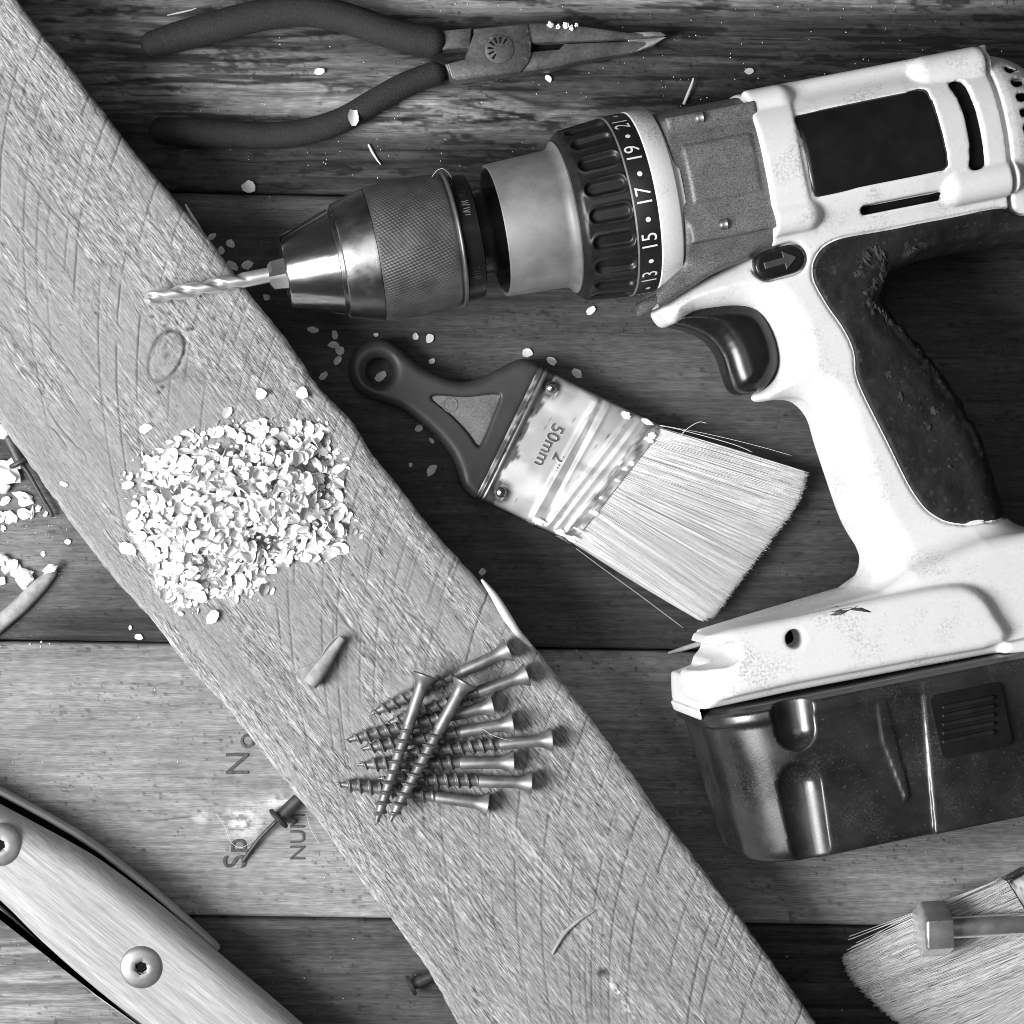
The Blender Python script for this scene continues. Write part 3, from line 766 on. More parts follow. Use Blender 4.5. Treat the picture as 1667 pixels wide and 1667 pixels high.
def barrel_top(P, a=28.0, b=29.0, p=2.35):
    tt_ = 1.0 - 0.0022 * np.maximum(P[:, 0] - 95, 0) - 0.006 * np.maximum(P[:, 0] - 128, 0) - 0.0011 * np.maximum(P[:, 0] - 130, 0) ** 2
    return tt_ * b * (1 - np.clip(np.abs(P[:, 1] / tt_ / a), 0, 0.99) ** p) ** (1 / p)
drape('rating_label', scale_poly(lab_poly, 1.004), BODY, g, M['gloss_black'], drill, -0.42, 14, 0.6, True, barrel_top)
drape('vent_strip', scale_poly(vst_poly, 1.02), BODY, g, M['hole'], drill, -2.4, 8, 0.6, True, barrel_top)
def pill_poly(a, b, r, n=10):
    a, b = np.array(a), np.array(b); d = (b - a) / np.linalg.norm(b - a); t0 = math.atan2(d[1], d[0])
    return np.array([b + r * np.array([math.cos(t0 + t), math.sin(t0 + t)]) for t in np.linspace(-math.pi / 2, math.pi / 2, n)] +
                    [a + r * np.array([math.cos(t0 + t), math.sin(t0 + t)]) for t in np.linspace(math.pi / 2, 3 * math.pi / 2, n)])
for a, b in vents: drape('vent_slot_shade', pill_poly(a, b, 1.3), BODY, g, M['hole'], drill, 0.05, 2, 0.2)  # dark patches paint the shade inside the vents
drape('cooling_slot_shade', pill_poly(DU(1414, 339, 27), DU(1535, 315, 27), 1.3), BODY, g, M['hole'], drill, 0.05, 2, 0.2)  # dark strip stands for the shade down in this slot
c = DU(1295, 1040, 33)
drape('screw_hole_shade', np.array([c + 2.6 * np.array([math.cos(t), math.sin(t)]) for t in np.linspace(0, 2 * math.pi, 16, endpoint=False)]), BODY, g, M['hole'], drill, 0.05, 2, 0.1)  # dark disc paints shade at the bottom of the hole
# scuff where the foot has lost its paint
drape('scuff_mark', resample(DP([(1352, 1002), (1360, 990), (1376, 987), (1390, 985), (1405, 990), (1420, 997), (1400, 995), (1385, 993), (1372, 1000)], 33), per=2), BODY, g, M['ink'], drill, 0.05, 2, 0.05)
# direction switch
M['rubber_arrow'] = pmat('worn_black_arrow', 0.05, 0.5, var=0.4, vscale=300, bump=0.3)
gs = Grid((sw_a[0] - 9, sw_b[1] - 14, 10), (sw_b[0] + 9, sw_b[1] + 12, 21), 0.4)
u2, v2 = gs.x2, gs.y2
btn = extr(pill(sw_a, sw_b, 4.7)[:, :, None], gs.z, 4.6, 1.0, 13.6)
BTN = gs.full(btn)
swo = sdf_obj('direction_switch', BTN, gs, M['gloss_black'], drill)
ax_ = sw_b - sw_a; ax_ /= np.linalg.norm(ax_); ay_ = np.array([-ax_[1], ax_[0]]); mid = (sw_a + sw_b) / 2
arrow = [(-5.5, -1.1), (1.2, -1.1), (1.2, -3.2), (5.6, 0), (1.2, 3.2), (1.2, 1.1), (-5.5, 1.1)]
Va, Fa = prism(np.array([mid + ax_ * x + ay_ * y for x, y in arrow]), 17.6, 18.75, 0.35)
obj('arrow', Va, Fa, M['rubber_arrow'], swo, False)

# black rubber over-moulding
g2 = Grid((30, -136, -33), (156, -14, 24), 0.75)
u, v, w, u2, v2 = g2.x, g2.y, g2.z, g2.x2, g2.y2
dr = poly_sdf(u2, v2, rub_poly)[:, :, None]
dg2 = poly_sdf(u2, v2, grip_poly)[:, :, None]
lump = 0.8 * (fbm(u2 / 5.0, v2 / 5.0, 81, 4) - 0.5)[:, :, None]
ridge = 1.8 * np.exp(-(dg2 + 3.2 + 1.5 * (fbm(u2 / 4, v2 / 4, 82, 3) - 0.5)[:, :, None]) ** 2 / 1.2) * (v2 > -105)[:, :, None] * (fbm(u2 / 6, v2 / 6, 83, 3)[:, :, None] - 0.15)
rag = 1.5 * (fbm(u2 / 2.6, v2 / 2.6, 84, 4) - 0.42)[:, :, None] * (sstep(-112, -92, v2) * (1 - sstep(-48, -40, v2)))[:, :, None]
under = smin(extr(dg2 - 0.3 + rag, w, HT + 0.7, 10.5) - lump - np.where(w > 0, ridge, 0), smax(barrel_f(u, v, w, 29.3, 30.3), u - 150, 2), 8.0)
RUB = g2.full(smax(under, dr, 1.0))
rub_o = sdf_obj('rubber_grip', RUB, g2, M['rubber'], drill)
rt_ = np.random.default_rng(61)
M['rubber_t'] = pmat('torn_rubber', 0.024, 0.75, var=0.4, vscale=200, bump=0.8, bscale=700)
tp_ = resample(np.array([(1396, 452), (1402, 428), (1418, 410), (1434, 418), (1438, 442), (1424, 462), (1414, 484), (1432, 506), (1458, 526), (1484, 548), (1510, 582), (1534, 616)], float), closed=False, per=5)
torn = [(x + rt_.normal(0, 3.5), y + rt_.normal(0, 3.5)) for x, y in tp_] + [(1478, 400), (1484, 412), (1490, 404), (1466, 645), (1482, 662), (1520, 668), (1508, 692), (1445, 610), (1545, 760)]
for (px, py) in torn:
    c = DU(px, py, 18); n_ = 11; a0 = rt_.uniform(0.2, 1.8)
    lx_, ly_ = rt_.uniform(0.7, 1.9), rt_.uniform(0.5, 1.3)
    P_ = []
    for q_ in range(n_):
        t_ = 2 * math.pi * q_ / n_; k2 = rt_.uniform(0.55, 1.25); x_, y_ = lx_ * k2 * math.cos(t_), ly_ * k2 * math.sin(t_)
        P_.append((c[0] + x_ * math.cos(a0) + y_ * math.sin(a0), c[1] - x_ * math.sin(a0) + y_ * math.cos(a0)))
    P_ = np.array(P_); wz = top_w(np.clip(P_, g2.o[:2] + 1, None), RUB, g2)
    if wz.min() < 8: continue
    cz = top_w(np.array([P_.mean(0)]), RUB, g2)[0]
    Vt_ = np.concatenate([[np.r_[P_.mean(0), cz + rt_.uniform(0.2, 0.9)]], np.c_[P_, wz + rt_.uniform(0.0, 0.5, n_)], np.c_[P_, wz - 0.6]])
    Ft_ = [(0, 1 + q_, 1 + (q_ + 1) % n_)[::-1] for q_ in range(n_)] + [(1 + q_, 1 + n_ + q_, 1 + n_ + (q_ + 1) % n_, 1 + (q_ + 1) % n_)[::-1] for q_ in range(n_)]
    obj('torn_rubber', Vt_, Ft_, M['rubber_t'], rub_o, False)

# trigger
g3 = Grid((4, -86, -14), (48, -36, 14), 0.5)
tr_px = [(1084, 532, -6), (1110, 540, -6), (1140, 556, -8), (1160, 582, -8), (1170, 612, -8), (1180, 636, -8), (1196, 645, -8), (1220, 641, -6), (1246, 626, 0), (1262, 590, 0), (1252, 540, 0), (1220, 500, 0), (1150, 496, 0), (1100, 510, 0)]
dt = poly_sdf(g3.x2, g3.y2, resample(DP(tr_px), per=3))[:, :, None]
trig = extr(dt, g3.z, 11.5, 7.5)
sdf_obj('trigger', g3.full(trig), g3, M['gloss_black'], drill)

# gear case
g4 = Grid((4, -48, -31), (49, 32, 32), 0.6)
u, v, w, u2, v2 = g4.x, g4.y, g4.z, g4.x2, g4.y2
case = smax(barrel_f(u, v, w, 27.6, 28.2, 2.6), np.maximum(15.5 - u, u - 47), 1.0)
wedge_px = [(1112, 432, 14), (1062, 482, 14), (1058, 497, 14), (1066, 506, 14), (1150, 452, 14), (1216, 418, 14), (1234, 392, 14), (1236, 360, 14), (1150, 360, 14)]
wedge = extr(poly_sdf(u2, v2, DP(wedge_px))[:, :, None], w, 18.3, 2.0)
case = smin(case, wedge, 3.0)
for (px, py, hw) in ((1150, 192, 3.0), (1185, 367, 3.4)):
    c = DU(px, py, 27)
    ribw = 28.2 * (1 - min(0.98, abs(c[1] / 27.6)) ** 2.6) ** (1 / 2.6)
    case = smin(case, extr(np.maximum(np.abs(v2 - c[1]) - hw, np.maximum(17.0 - u2, u2 - 46.8))[:, :, None], w, 2.2, 1.0, ribw - 0.4), 1.0)
c1, c2 = DU(1098, 236, 28), DU(1205, 318, 28)
plate = np.maximum(np.abs(u2 - 31.0) - 11.0, np.abs(v2 - 3.0) - 9.4)[:, :, None]
case = smin(case, np.maximum(barrel_f(u, v, w, 28.2, 28.9, 2.6), plate), 0.5)
CASE = g4.full(case)
gear = sdf_obj('gear_case', CASE, g4, M['gear'], drill)
for (px, py) in ((1139, 190), (1175, 366)):
    c = DU(px, py, 27); cc = top_w(np.array([c]), CASE, g4)[0]
    Vs, Fs = lathe([(-1.3, 0.2), (-1.2, 0.9), (-0.7, 1.6), (0, 1.9), (1.5, 1.9)], 20)
    Vs = Vs + np.array([c[0], c[1], cc - 0.3])
    obj('case_screw', Vs, Fs, M['knurl'], gear)

# clutch collar, turned parts
def lat(name, prof, m, parent, n=72, auto=40, disp=None, cap=True):
    V_, F_ = lathe(prof, n, cap, disp)
    return obj(name, V_, F_, m, parent, True, None, auto)
lat('collar_ring', [(7.6, 28), (7.7, 30.2), (8.0, 30.5), (14.4, 30.6), (14.8, 30.3), (15.0, 28.8), (17.2, 28.6), (17.3, 26)], M['white'], drill)
clutch = lat('clutch_collar', [(2.0, 25), (0.2, 29.4), (0.25, 30.0), (0.6, 30.2), (7.4, 30.2), (7.5, 28)], M['black'], drill)
NG = 20
def groove(uu, th, r):
    a = (th / (2 * math.pi) * NG) % 1.0 - 0.5
    x = a * 2 * math.pi * 29 / NG; y = uu + 7.2
    d = np.hypot(x, np.maximum(np.abs(y) - 4.3, 0)) - 2.35
    fade = sstep(-16.2, -14.8, uu) * (1 - sstep(-0.9, 0.0, uu))
    return (-1.35 * (1 - sstep(-0.75, 0.35, d)) + 0.35 * np.exp(-((d - 0.55) / 0.5) ** 2)) * fade
pu = list(np.linspace(-14.8, -0.6, 56))
prof = [(-17.0, 20), (-16.9, 25.6), (-16.5, 26.6), (-15.6, 27.6)] + [(x, 28.1 + 0.11 * (x + 14.8)) for x in pu] + [(-0.2, 29.7), (0.1, 29.5), (0.2, 26)]
lat('grip_ring', prof, M['black'], drill, NG * 22, 60, groove)
lat('ring_line', [(-0.15, 29.5), (-0.1, 29.95), (0.35, 30.15), (0.4, 29.6)], M['collar'], drill, 96, 40, None, False)
# numbers bent round the collar
Rn = 30.2
def wrap(Vt, th0, uc, r):
    th = th0 + Vt[:, 0] / r
    return np.stack([uc - Vt[:, 1], r * np.sin(th), r * np.cos(th)], 1)
a17 = math.asin(DU(1048, 320, 30)[1] / Rn)
step = R(28.4)
for k_, t_ in ((-3, '11'), (-2, '13'), (-1, '15'), (0, '17'), (1, '19'), (2, '21'), (3, '23')):
    Vt, Ft = text_mesh(t_, 6.5, 0, 1.05)
    obj('number', wrap(Vt * np.array([1.0, 1.12, 1]), a17 + k_ * step, 4.0, Rn + 0.12), [f for f in Ft], M['num'], clutch, False)
    th = np.linspace(0, 2 * math.pi, 14, endpoint=False)
    Vd = np.c_[0.85 * np.cos(th), 0.85 * np.sin(th), th * 0]
    obj('number_dot', wrap(Vd, a17 + (k_ + 0.5) * step, 4.0, Rn + 0.12), [tuple(range(14))], M['num'], clutch, False)
# sleeve with its open end
lat('sleeve', [(-17.0, 16), (-17.0, 25.4), (-17.5, 25.5), (-18.2, 24.2), (-19.4, 23.4), (-21, 23.0), (-40.2, 22.2), (-40.6, 21.9), (-40.5, 21.0), (-39.5, 20.7), (-19, 20.5), (-19, 8)], M['collar'], drill, 96, 40, None, False)
chuck = lat('chuck', [(-93.6, 16), (-93.8, 18.6), (-93.4, 19.1), (-91.5, 19.7), (-83.4, 22.1), (-82.6, 22.2), (-82.4, 21.5)], M['steel_d'], drill, 96, 25)
def kn(uu, th, r):
    a = th * 138; b = uu * 2 * math.pi / 1.25
    f = np.cos(a + b * 0.28) * 0.62 + np.cos(-a * 0.5 + b) * 0.3
    fade = sstep(-82.2, -81.2, uu) * (1 - sstep(-58.2, -57.4, uu))
    return 0.13 * f * fade
pk = [(x, 22.1 + 0.8 * math.sin((x + 82.4) / 25.4 * math.pi) ** 0.8 * 0.9 if 0 < (x + 82.4) / 25.4 < 1 else 22.1) for x in np.linspace(-82.4, -57.0, 130)]
lat('knurled_sleeve', pk + [(-56.8, 22.1), (-56.6, 21.6), (-56.0, 21.6), (-55.8, 22.4), (-55.4, 22.8), (-54.9, 22.8), (-54.6, 22.4), (-54.4, 19)], M['knurl'], chuck, 690, 70, kn)
lat('jaw_nose', [(-111.9, 5.5), (-112.3, 11.0), (-112.1, 11.7), (-111.5, 12.2), (-95.2, 17.8), (-94.9, 17.6), (-94.6, 16.8), (-93.4, 16.6)], M['steel'], chuck, 96, 30)
lat('rear_band', [(-54.6, 15), (-54.5, 21.0), (-54.2, 21.4), (-48.6, 21.2), (-48.2, 20.6), (-48.1, 15), (-47, 14.5), (-18, 14.5)], M['gloss_black'], chuck, 72, 40)
rl = np.random.default_rng(9)
for th0, nst, m_ in ((20, 7, 'collar'), (34, 4, 'steel_d'), (-40, 6, 'steel_d')):
    mk = MB()
    for q_ in range(nst):
        x0 = (q_ - nst / 2) * 0.85; y0, y1 = -1.2 + rl.uniform(-0.2, 0.4), 1.2 + rl.uniform(-0.5, 0.3); sl = rl.uniform(-0.3, 0.5)
        Vs = np.array([(x0, y0, 0), (x0 + 0.3, y0, 0), (x0 + 0.3 + sl, y1, 0), (x0 + sl, y1, 0)]); mk.add(wrap(Vs, R(th0), -51.4, 21.5), [(0, 1, 2, 3)])
    Vm, Fm = mk.data(); obj('worn_lettering', Vm, Fm, M[m_], chuck, False)
for k_ in range(3):
    th = R(62 + 120 * k_)
    P = np.array([(-117.6, 0.6), (-117.6, 3.2), (-116.4, 5.0), (-110.5, 5.6), (-110.5, 0.8)])
    V_ = []
    for s_ in (-1, 1):
        for x, r_ in P: V_.append((x, r_ * math.cos(th) - s_ * 1.9 * math.sin(th), r_ * math.sin(th) + s_ * 1.9 * math.cos(th)))
    n_ = len(P); F_ = [tuple(range(n_)), tuple(range(n_, 2 * n_))[::-1]] + [(i_, i_ + n_, (i_ + 1) % n_ + n_, (i_ + 1) % n_) for i_ in range(n_)]
    ch_ = obj('chuck_jaw', V_, F_, M['knurl'], chuck, False)
# twist drill bit
nb, mu = 40, 170
us = np.linspace(-160.0, -112, mu); V_ = []
for x in us:
    tw = (x + 160) / 22.0 * 2 * math.pi + 0.6
    fl = 1 - sstep(-129, -123, np.array(x)); tipf = 0.06 + 0.94 * min(1, (x + 160) / 1.9)
    for k_ in range(nb):
        a = 2 * math.pi * k_ / nb
        q_ = abs(math.cos((a - tw)))                                  # two flutes
        r_ = 2.55 * tipf * (1 - 0.34 * fl * float(sstep(0.62, 0.97, np.array(q_))))
        V_.append((x, r_ * math.cos(a), r_ * math.sin(a)))
F_ = [(i_ * nb + k_, (i_ + 1) * nb + k_, (i_ + 1) * nb + (k_ + 1) % nb, i_ * nb + (k_ + 1) % nb)[::-1] for i_ in range(mu - 1) for k_ in range(nb)] + [tuple(range(nb))]
obj('drill_bit', V_, F_, M['bit'], drill, True, None, 50)

# battery
g5 = Grid((-14, -224, -40), (112, -160, 41), 0.62)
u, v, w, u2, v2 = g5.x, g5.y, g5.z, g5.x2, g5.y2
vt_, vb_ = -168.0, -219.5
tp = (v - vt_) / (vb_ - vt_)
uw = rrect(u - 4.5 * tp, w, 50, 0, 57.5, 37.5 - 1.0 * tp, 23.0)
batt = smax(uw, np.maximum(v - vt_, vb_ - v), 4.0)
rim = smax(rrect(u, w, 50, 0, 58.6, 38.0, 22.0), np.abs(v + 171.5) - 2.3, 1.5)
batt = smin(batt, rim, 0.8)
# finger channels on the front corner
for (pa, pb, rr, dep) in (((1300, 1280), (1324, 1430), 8.0, 40.0), ((1283, 1120), (1293, 1188), 7.2, 40.0)):
    a, b = DU(*pa, 37), DU(*pb, 37)
    t_ = np.clip((v2 - a[1]) / (b[1] - a[1]), 0, 1)
    uc = a[0] + (b[0] - a[0]) * t_
    vv_ = np.where(v2 > a[1], v2 - a[1], np.where(v2 < b[1], v2 - b[1], 0))
    cyl = np.sqrt((u2 - uc) ** 2 + vv_ ** 2)[:, :, None]
    cyl = np.sqrt(cyl ** 2 + (w - dep) ** 2) - rr
    batt = smax(batt, -cyl, 0.35)
# thin blade-shaped rib
ribp = DP([(1426, 1140, 37), (1442, 1138, 37), (1456, 1192, 37), (1482, 1296, 37), (1474, 1304, 37), (1436, 1206, 37)])
batt = smin(batt, extr(poly_sdf(u2, v2, ribp)[:, :, None], w, 37.6, 0.5), 0.5)
# latch bay, proud of the pack
bay = extr(poly_sdf(u2, v2, DP([(1500, 1112, 37), (1512, 1104, 37), (1760, 1052, 37), (1790, 1310, 37), (1522, 1362, 37)]))[:, :, None], w, 37.9, 0.5)
batt = smin(batt, np.maximum(bay, np.maximum(v - vt_, vb_ + 0.6 - v)), 0.8)
BAT = g5.full(batt)
bat = sdf_obj('battery_pack', BAT, g5, M['battery'], drill)
latch_poly = DP([(1513, 1134), (1628, 1110), (1648, 1212), (1536, 1236)], 39)
lp = []
for i_ in range(4):
    a, b = latch_poly[i_], latch_poly[(i_ + 1) % 4]
    for t_ in np.linspace(0.06, 0.94, 8): lp.append(a + (b - a) * t_)
latch = drape('release_latch', np.array(lp), BAT, g5, M['gloss_black'], bat, 1.3, 4, 1.8, False)
for k_ in range(5):
    a, b = DU(1538, 1152 + 14 * k_, 40), DU(1616, 1136 + 14 * k_, 40)
    Vp, Fp = prism(pill_poly(a, b, 0.8, 5), 38.6, 40.3, 0.4)
    obj('grip_line', Vp, Fp, M['black'], latch, False)

# ------------------------------------------------------------------ needle-nose pliers
def FP(pts, z): return np.array([PW(x, y, z)[:2] for x, y in pts])
pl0 = PW(800, 90, 0)
pliers = empty('needle_nose_pliers', pl0)
tag(pliers, 'worn needle-nose pliers with dark foam grips lying open beside the drill chuck', 'pliers')
def off(V, o): return np.asarray(V) - np.asarray(o)[None, :3]
def sweep_grip(pts):
    C = np.array([list(PW(x, y, z)) + [r * 0.2143] for x, y, r, z in pts])
    C = resample(C, closed=False, per=4)
    lo = C[:, :3].min(0) - 8; hi = C[:, :3].max(0) + 8
    gg = Grid(lo, hi, 0.55); F = np.full(gg.n, 1e3, np.float32)
    for a, b in zip(C[:-1], C[1:]):
        i0 = np.maximum(((np.minimum(a[:3], b[:3]) - 8 - lo) / gg.h).astype(int), 0); i1 = ((np.maximum(a[:3], b[:3]) + 8 - lo) / gg.h).astype(int) + 2
        sl = tuple(slice(i0[k], i1[k]) for k in range(3))
        F[sl] = np.minimum(F[sl], capsule(gg.x[sl[0]], gg.y[:, sl[1]], gg.z[:, :, sl[2]] , a[:3], b[:3], (a[3] + b[3]) / 2))
    return F, gg
for pts in ([(250, 71, 21, 6.2), (300, 57, 24.5, 6.2), (360, 41, 25.5, 6.4), (430, 24, 25.5, 6.6), (500, 18, 25.5, 7), (560, 29, 25, 7.2), (620, 49, 25, 7.4), (670, 62, 25, 7.5), (702, 67, 24.5, 7.5)],
            [(263, 211, 20, 5.8), (310, 215, 23, 5.8), (380, 219, 22, 5.9), (440, 221, 21.5, 6), (505, 213, 21.5, 6.3), (560, 194, 20.5, 6.6), (610, 165, 20.5, 7), (660, 138, 20.5, 7.2), (706, 120, 19.5, 7.3)]):
    F, gg = sweep_grip(pts); V, Q = nets(F, gg)
    obj('grip', off(V, pl0), Q, M['grip_foam'], pliers)
def flat(name, pts, z0, z1, m, parent, r=0.5, zt=None, o=pl0, per=1):
    P = FP(pts, z1)
    if per > 1: P = resample(P, per=per)
    V, F = prism(P, z0, z1, r)
    if zt is not None: V[:, 2] = zt(V[:, 0], V[:, 1], V[:, 2])
    return obj(name, off(V, o), F, m, parent, True, None, 35)
flat('shank', [(716, 49), (768, 45), (766, 78), (714, 82)], 2.5, 9.6, M['plier'], pliers, 1.0)
flat('shank', [(724, 104), (760, 94), (795, 90), (800, 124), (744, 132), (734, 128)], 2.5, 9.8, M['plier'], pliers, 1.0)
tipx = PW(1086, 60, 8)[0]; hx = PW(905, 60, 8)[0]
def jaw_z(x, y, z): 
    t = np.clip((x - hx) / (tipx - hx), 0, 1); return 6.3 + (z - 6.3) * (1 - 0.62 * t)
flat('jaw', [(772, 46), (859, 37), (899, 37), (944, 41), (985, 46), (1023, 51), (1060, 50), (1076, 51), (1085, 58), (1040, 62), (985, 65), (920, 68), (867, 71), (770, 76)], 2.3, 10.2, M['plier'], pliers, 0.9, jaw_z)
flat('jaw', [(867, 83), (911, 79), (920, 70), (985, 67), (1040, 64), (1085, 60.5), (1062, 73), (1034, 84), (990, 92), (944, 100), (902, 111), (849, 118), (800, 122), (800, 96)], 2.0, 9.9, M['plier'], pliers, 1.1, jaw_z)
flat('slot_shade', [(862, 68), (923, 66), (913, 81), (862, 85)], 2, 6.5, M['hole'], pliers, 0.2)  # near-black sheet paints shade into the opening between the jaws
flat('worn_tip', [(1022, 64), (1050, 62.6), (1086, 59.8), (1063, 74), (1036, 84), (1028, 78)], 4.0, 8.1, M['plier_w'], pliers, 0.4)
flat('worn_tip', [(1014, 54), (1060, 51), (1076, 52), (1084, 57.2), (1050, 60), (1018, 62)], 4.0, 8.3, M['plier_w'], pliers, 0.3)
body_p = flat('pivot_body', [(765, 72), (775, 46), (859, 38.5), (866, 70), (865, 90), (860, 103), (848, 117), (745, 131), (735, 127), (728, 103), (757, 96)], 2.2, 11.0, M['plier'], pliers, 0.8)
pc = PW(813, 80, 11.0); th = np.linspace(0, 2 * math.pi, 30, endpoint=False)
V, F = prism(np.c_[pc[0] + 5.1 * np.cos(th), pc[1] + 5.1 * np.sin(th)], 10.0, 11.35, 0.35)
riv = obj('pivot_rivet', off(V, pl0), F, M['plier'], pliers, True, None, 35)
for k_ in range(7):
    a = R(55 + 30 * k_); d_ = np.array([math.cos(a), math.sin(a)]); n_ = np.array([-d_[1], d_[0]])
    pp = [pc[:2] + d_ * 2.1 - n_ * 0.22, pc[:2] + d_ * 4.2 - n_ * 0.42, pc[:2] + d_ * 4.2 + n_ * 0.42, pc[:2] + d_ * 2.1 + n_ * 0.22]
    V, F = prism(pp, 11.2, 11.43, 0.05); obj('emblem_mark', off(V, pl0), F, M['hole'], riv, False)

# ------------------------------------------------------------------ paint brushes
def make_bristles(nb, root, tip, zr, zt, rad, seed, tone=0.9, splay=1.0):
    """thin tapering filaments between a root curve and a tip curve (arrays of mm points)"""
    r = np.random.default_rng(seed); n = 6; K = 3
    t = r.uniform(0, 1, nb); q = r.uniform(-1, 1, nb)
    q = np.sign(q) * np.abs(q) ** 0.6
    def at(C, t): 
        x = t * (len(C) - 1); i = np.clip(x.astype(int), 0, len(C) - 2); f = (x - i)[:, None]
        return C[i] * (1 - f) + C[i + 1] * f
    A = at(root, t); B = at(tip, np.clip(t + r.normal(0, 0.012 * splay, nb), 0, 1))
    ed = 1 - 0.35 * np.abs(2 * t - 1) ** 6
    clump = fbm(t * 26, q * 1.5 + 3, seed, 3) - 0.5
    ln = 1 + r.normal(0, 0.012, nb) + 0.02 * clump - 0.02 * np.abs(q) ** 2
    za = zr[0] + zr[1] * q * ed; zb = zt[0] + zt[1] * q * ed * 0.9 + clump * 1.2 * splay
    s = np.linspace(0, 1, n)
    perp = np.stack([-(B - A)[:, 1], (B - A)[:, 0]], 1); perp /= np.linalg.norm(perp, axis=1)[:, None]
    cv = r.normal(0, 0.35, nb) * splay; bow = 1.2 + 0.5 * r.normal(0, 1, nb)
    P = np.zeros((nb, n, 3))
    for i, x in enumerate(s):
        P[:, i, :2] = A + (B - A) * (x * ln)[:, None] + perp * (cv * math.sin(math.pi * x))[:, None]
        P[:, i, 2] = za + (zb - za) * x + q * bow * math.sin(math.pi * x) * 0.7
    rr = rad * r.uniform(0.7, 1.2, nb)
    V = np.zeros((nb, n, K, 3)); zup = np.zeros((nb, 3)); zup[:, 2] = 1
    p3 = np.c_[perp, np.zeros(nb)]
    for k in range(K):
        a = 2 * math.pi * k / K + math.pi / 2
        for i in range(n):
            w_ = rr * (1 - 0.55 * s[i] ** 3)
            V[:, i, k] = P[:, i] + (math.cos(a) * p3 + math.sin(a) * zup) * w_[:, None]
    base = (np.arange(nb) * n * K)[:, None, None]
    i, k = np.meshgrid(np.arange(n - 1), np.arange(K), indexing='ij')
    a = (i * K + k)[None] + base; b = (i * K + (k + 1) % K)[None] + base
    Q = np.stack([a, a + K, b + K, b], -1).reshape(-1, 4)
    tn = np.clip(tone * (0.94 + 0.42 * (fbm(t * 110, q * 2 + 9, seed + 3, 3) - 0.5) + r.normal(0, 0.06, nb)), 0.1, 0.95)
    return V.reshape(-1, 3), Q, np.repeat(tn, n * K)

br0 = PW(819, 704, 0)
bax = np.array([0.9005, -0.4345]); bay_ = np.array([0.4345, 0.9005])      # along the bristles, across
brush = empty('paint_brush', (br0[0], br0[1], 0)); brush.rotation_euler = (0, 0, math.atan2(bax[1], bax[0]))
tag(brush, 'white-bristled paintbrush with dark holed handle and paint-smeared tin ferrule', 'paintbrush')
def BL(pts, z=8.0):
    """photo pixels -> brush's own axes"""
    P = np.array([PW(p[0], p[1], z)[:2] for p in pts]) - br0[:2]
    return np.stack([P @ bax, P @ bay_], 1)
# handle
hp = [(567, 600), (572, 580), (588, 562), (606, 554), (625, 553), (645, 563), (660, 577), (683, 596), (717, 613), (750, 622), (783, 615), (816, 598), (843, 586), (860, 586), (873, 591), (881, 600), (878, 612), (830, 712), (787, 805), (780, 812), (772, 812), (764, 806), (750, 790), (744, 768),
      (733, 741), (711, 713), (683, 687), (650, 664), (609, 652), (582, 637), (570, 617)]
hl = resample(BL(hp, 6), per=3)
lo, hi = hl.min(0) - 2, hl.max(0) + 2
g6 = Grid((lo[0], lo[1], -1), (hi[0], hi[1], 14.5), 0.5)
hd = poly_sdf(g6.x2, g6.y2, hl)
hc = BL([(619, 603)], 10)[0]
hole = np.hypot(g6.x2 - hc[0], g6.y2 - hc[1]) - 4.6
tri = resample(BL([(703, 650), (712, 642), (760, 645), (806, 640), (815, 647), (806, 672), (786, 722), (776, 726), (762, 706), (735, 676)], 12), per=3)
dtri = poly_sdf(g6.x2, g6.y2, tri)
Th = (3.9 + 2.2 * sstep(-62, 0, g6.x2) )[:, :, None]
q1 = np.maximum(hd, -hole)[:, :, None]
hF = extr(q1, g6.z, Th, 3.4, 6.3)
hF = smax(hF, -extr((dtri)[:, :, None], g6.z, 1.2, 0.3, 6.3 + Th), 0.5)
sdf_obj('handle', g6.full(hF), g6, M['brush_h'], brush)
def P3(V): return V
V, F = prism(scale_poly(tri, 0.96), 9.0, 11.2, 0.3); V[:, 2] += 0.012 * (V[:, 0] + 20) * 0
inl = obj('handle_inlay', V, F, M['brush_i'], brush)
ci = BL([(733, 659)], 11)[0]; thc = np.linspace(0, 2 * math.pi, 24, endpoint=False)
Vr = np.concatenate([np.c_[ci[0] + r_ * np.cos(thc), ci[1] + r_ * np.sin(thc), np.full(24, 11.2 + h_)] for r_, h_ in ((2.75, 0), (2.55, 0.25), (2.3, 0.25), (2.1, 0))])
obj('moulded_ring', Vr, [(k * 24 + i, k * 24 + (i + 1) % 24, (k + 1) * 24 + (i + 1) % 24, (k + 1) * 24 + i)[::-1] for k in range(3) for i in range(24)], M['brush_i'], inl)
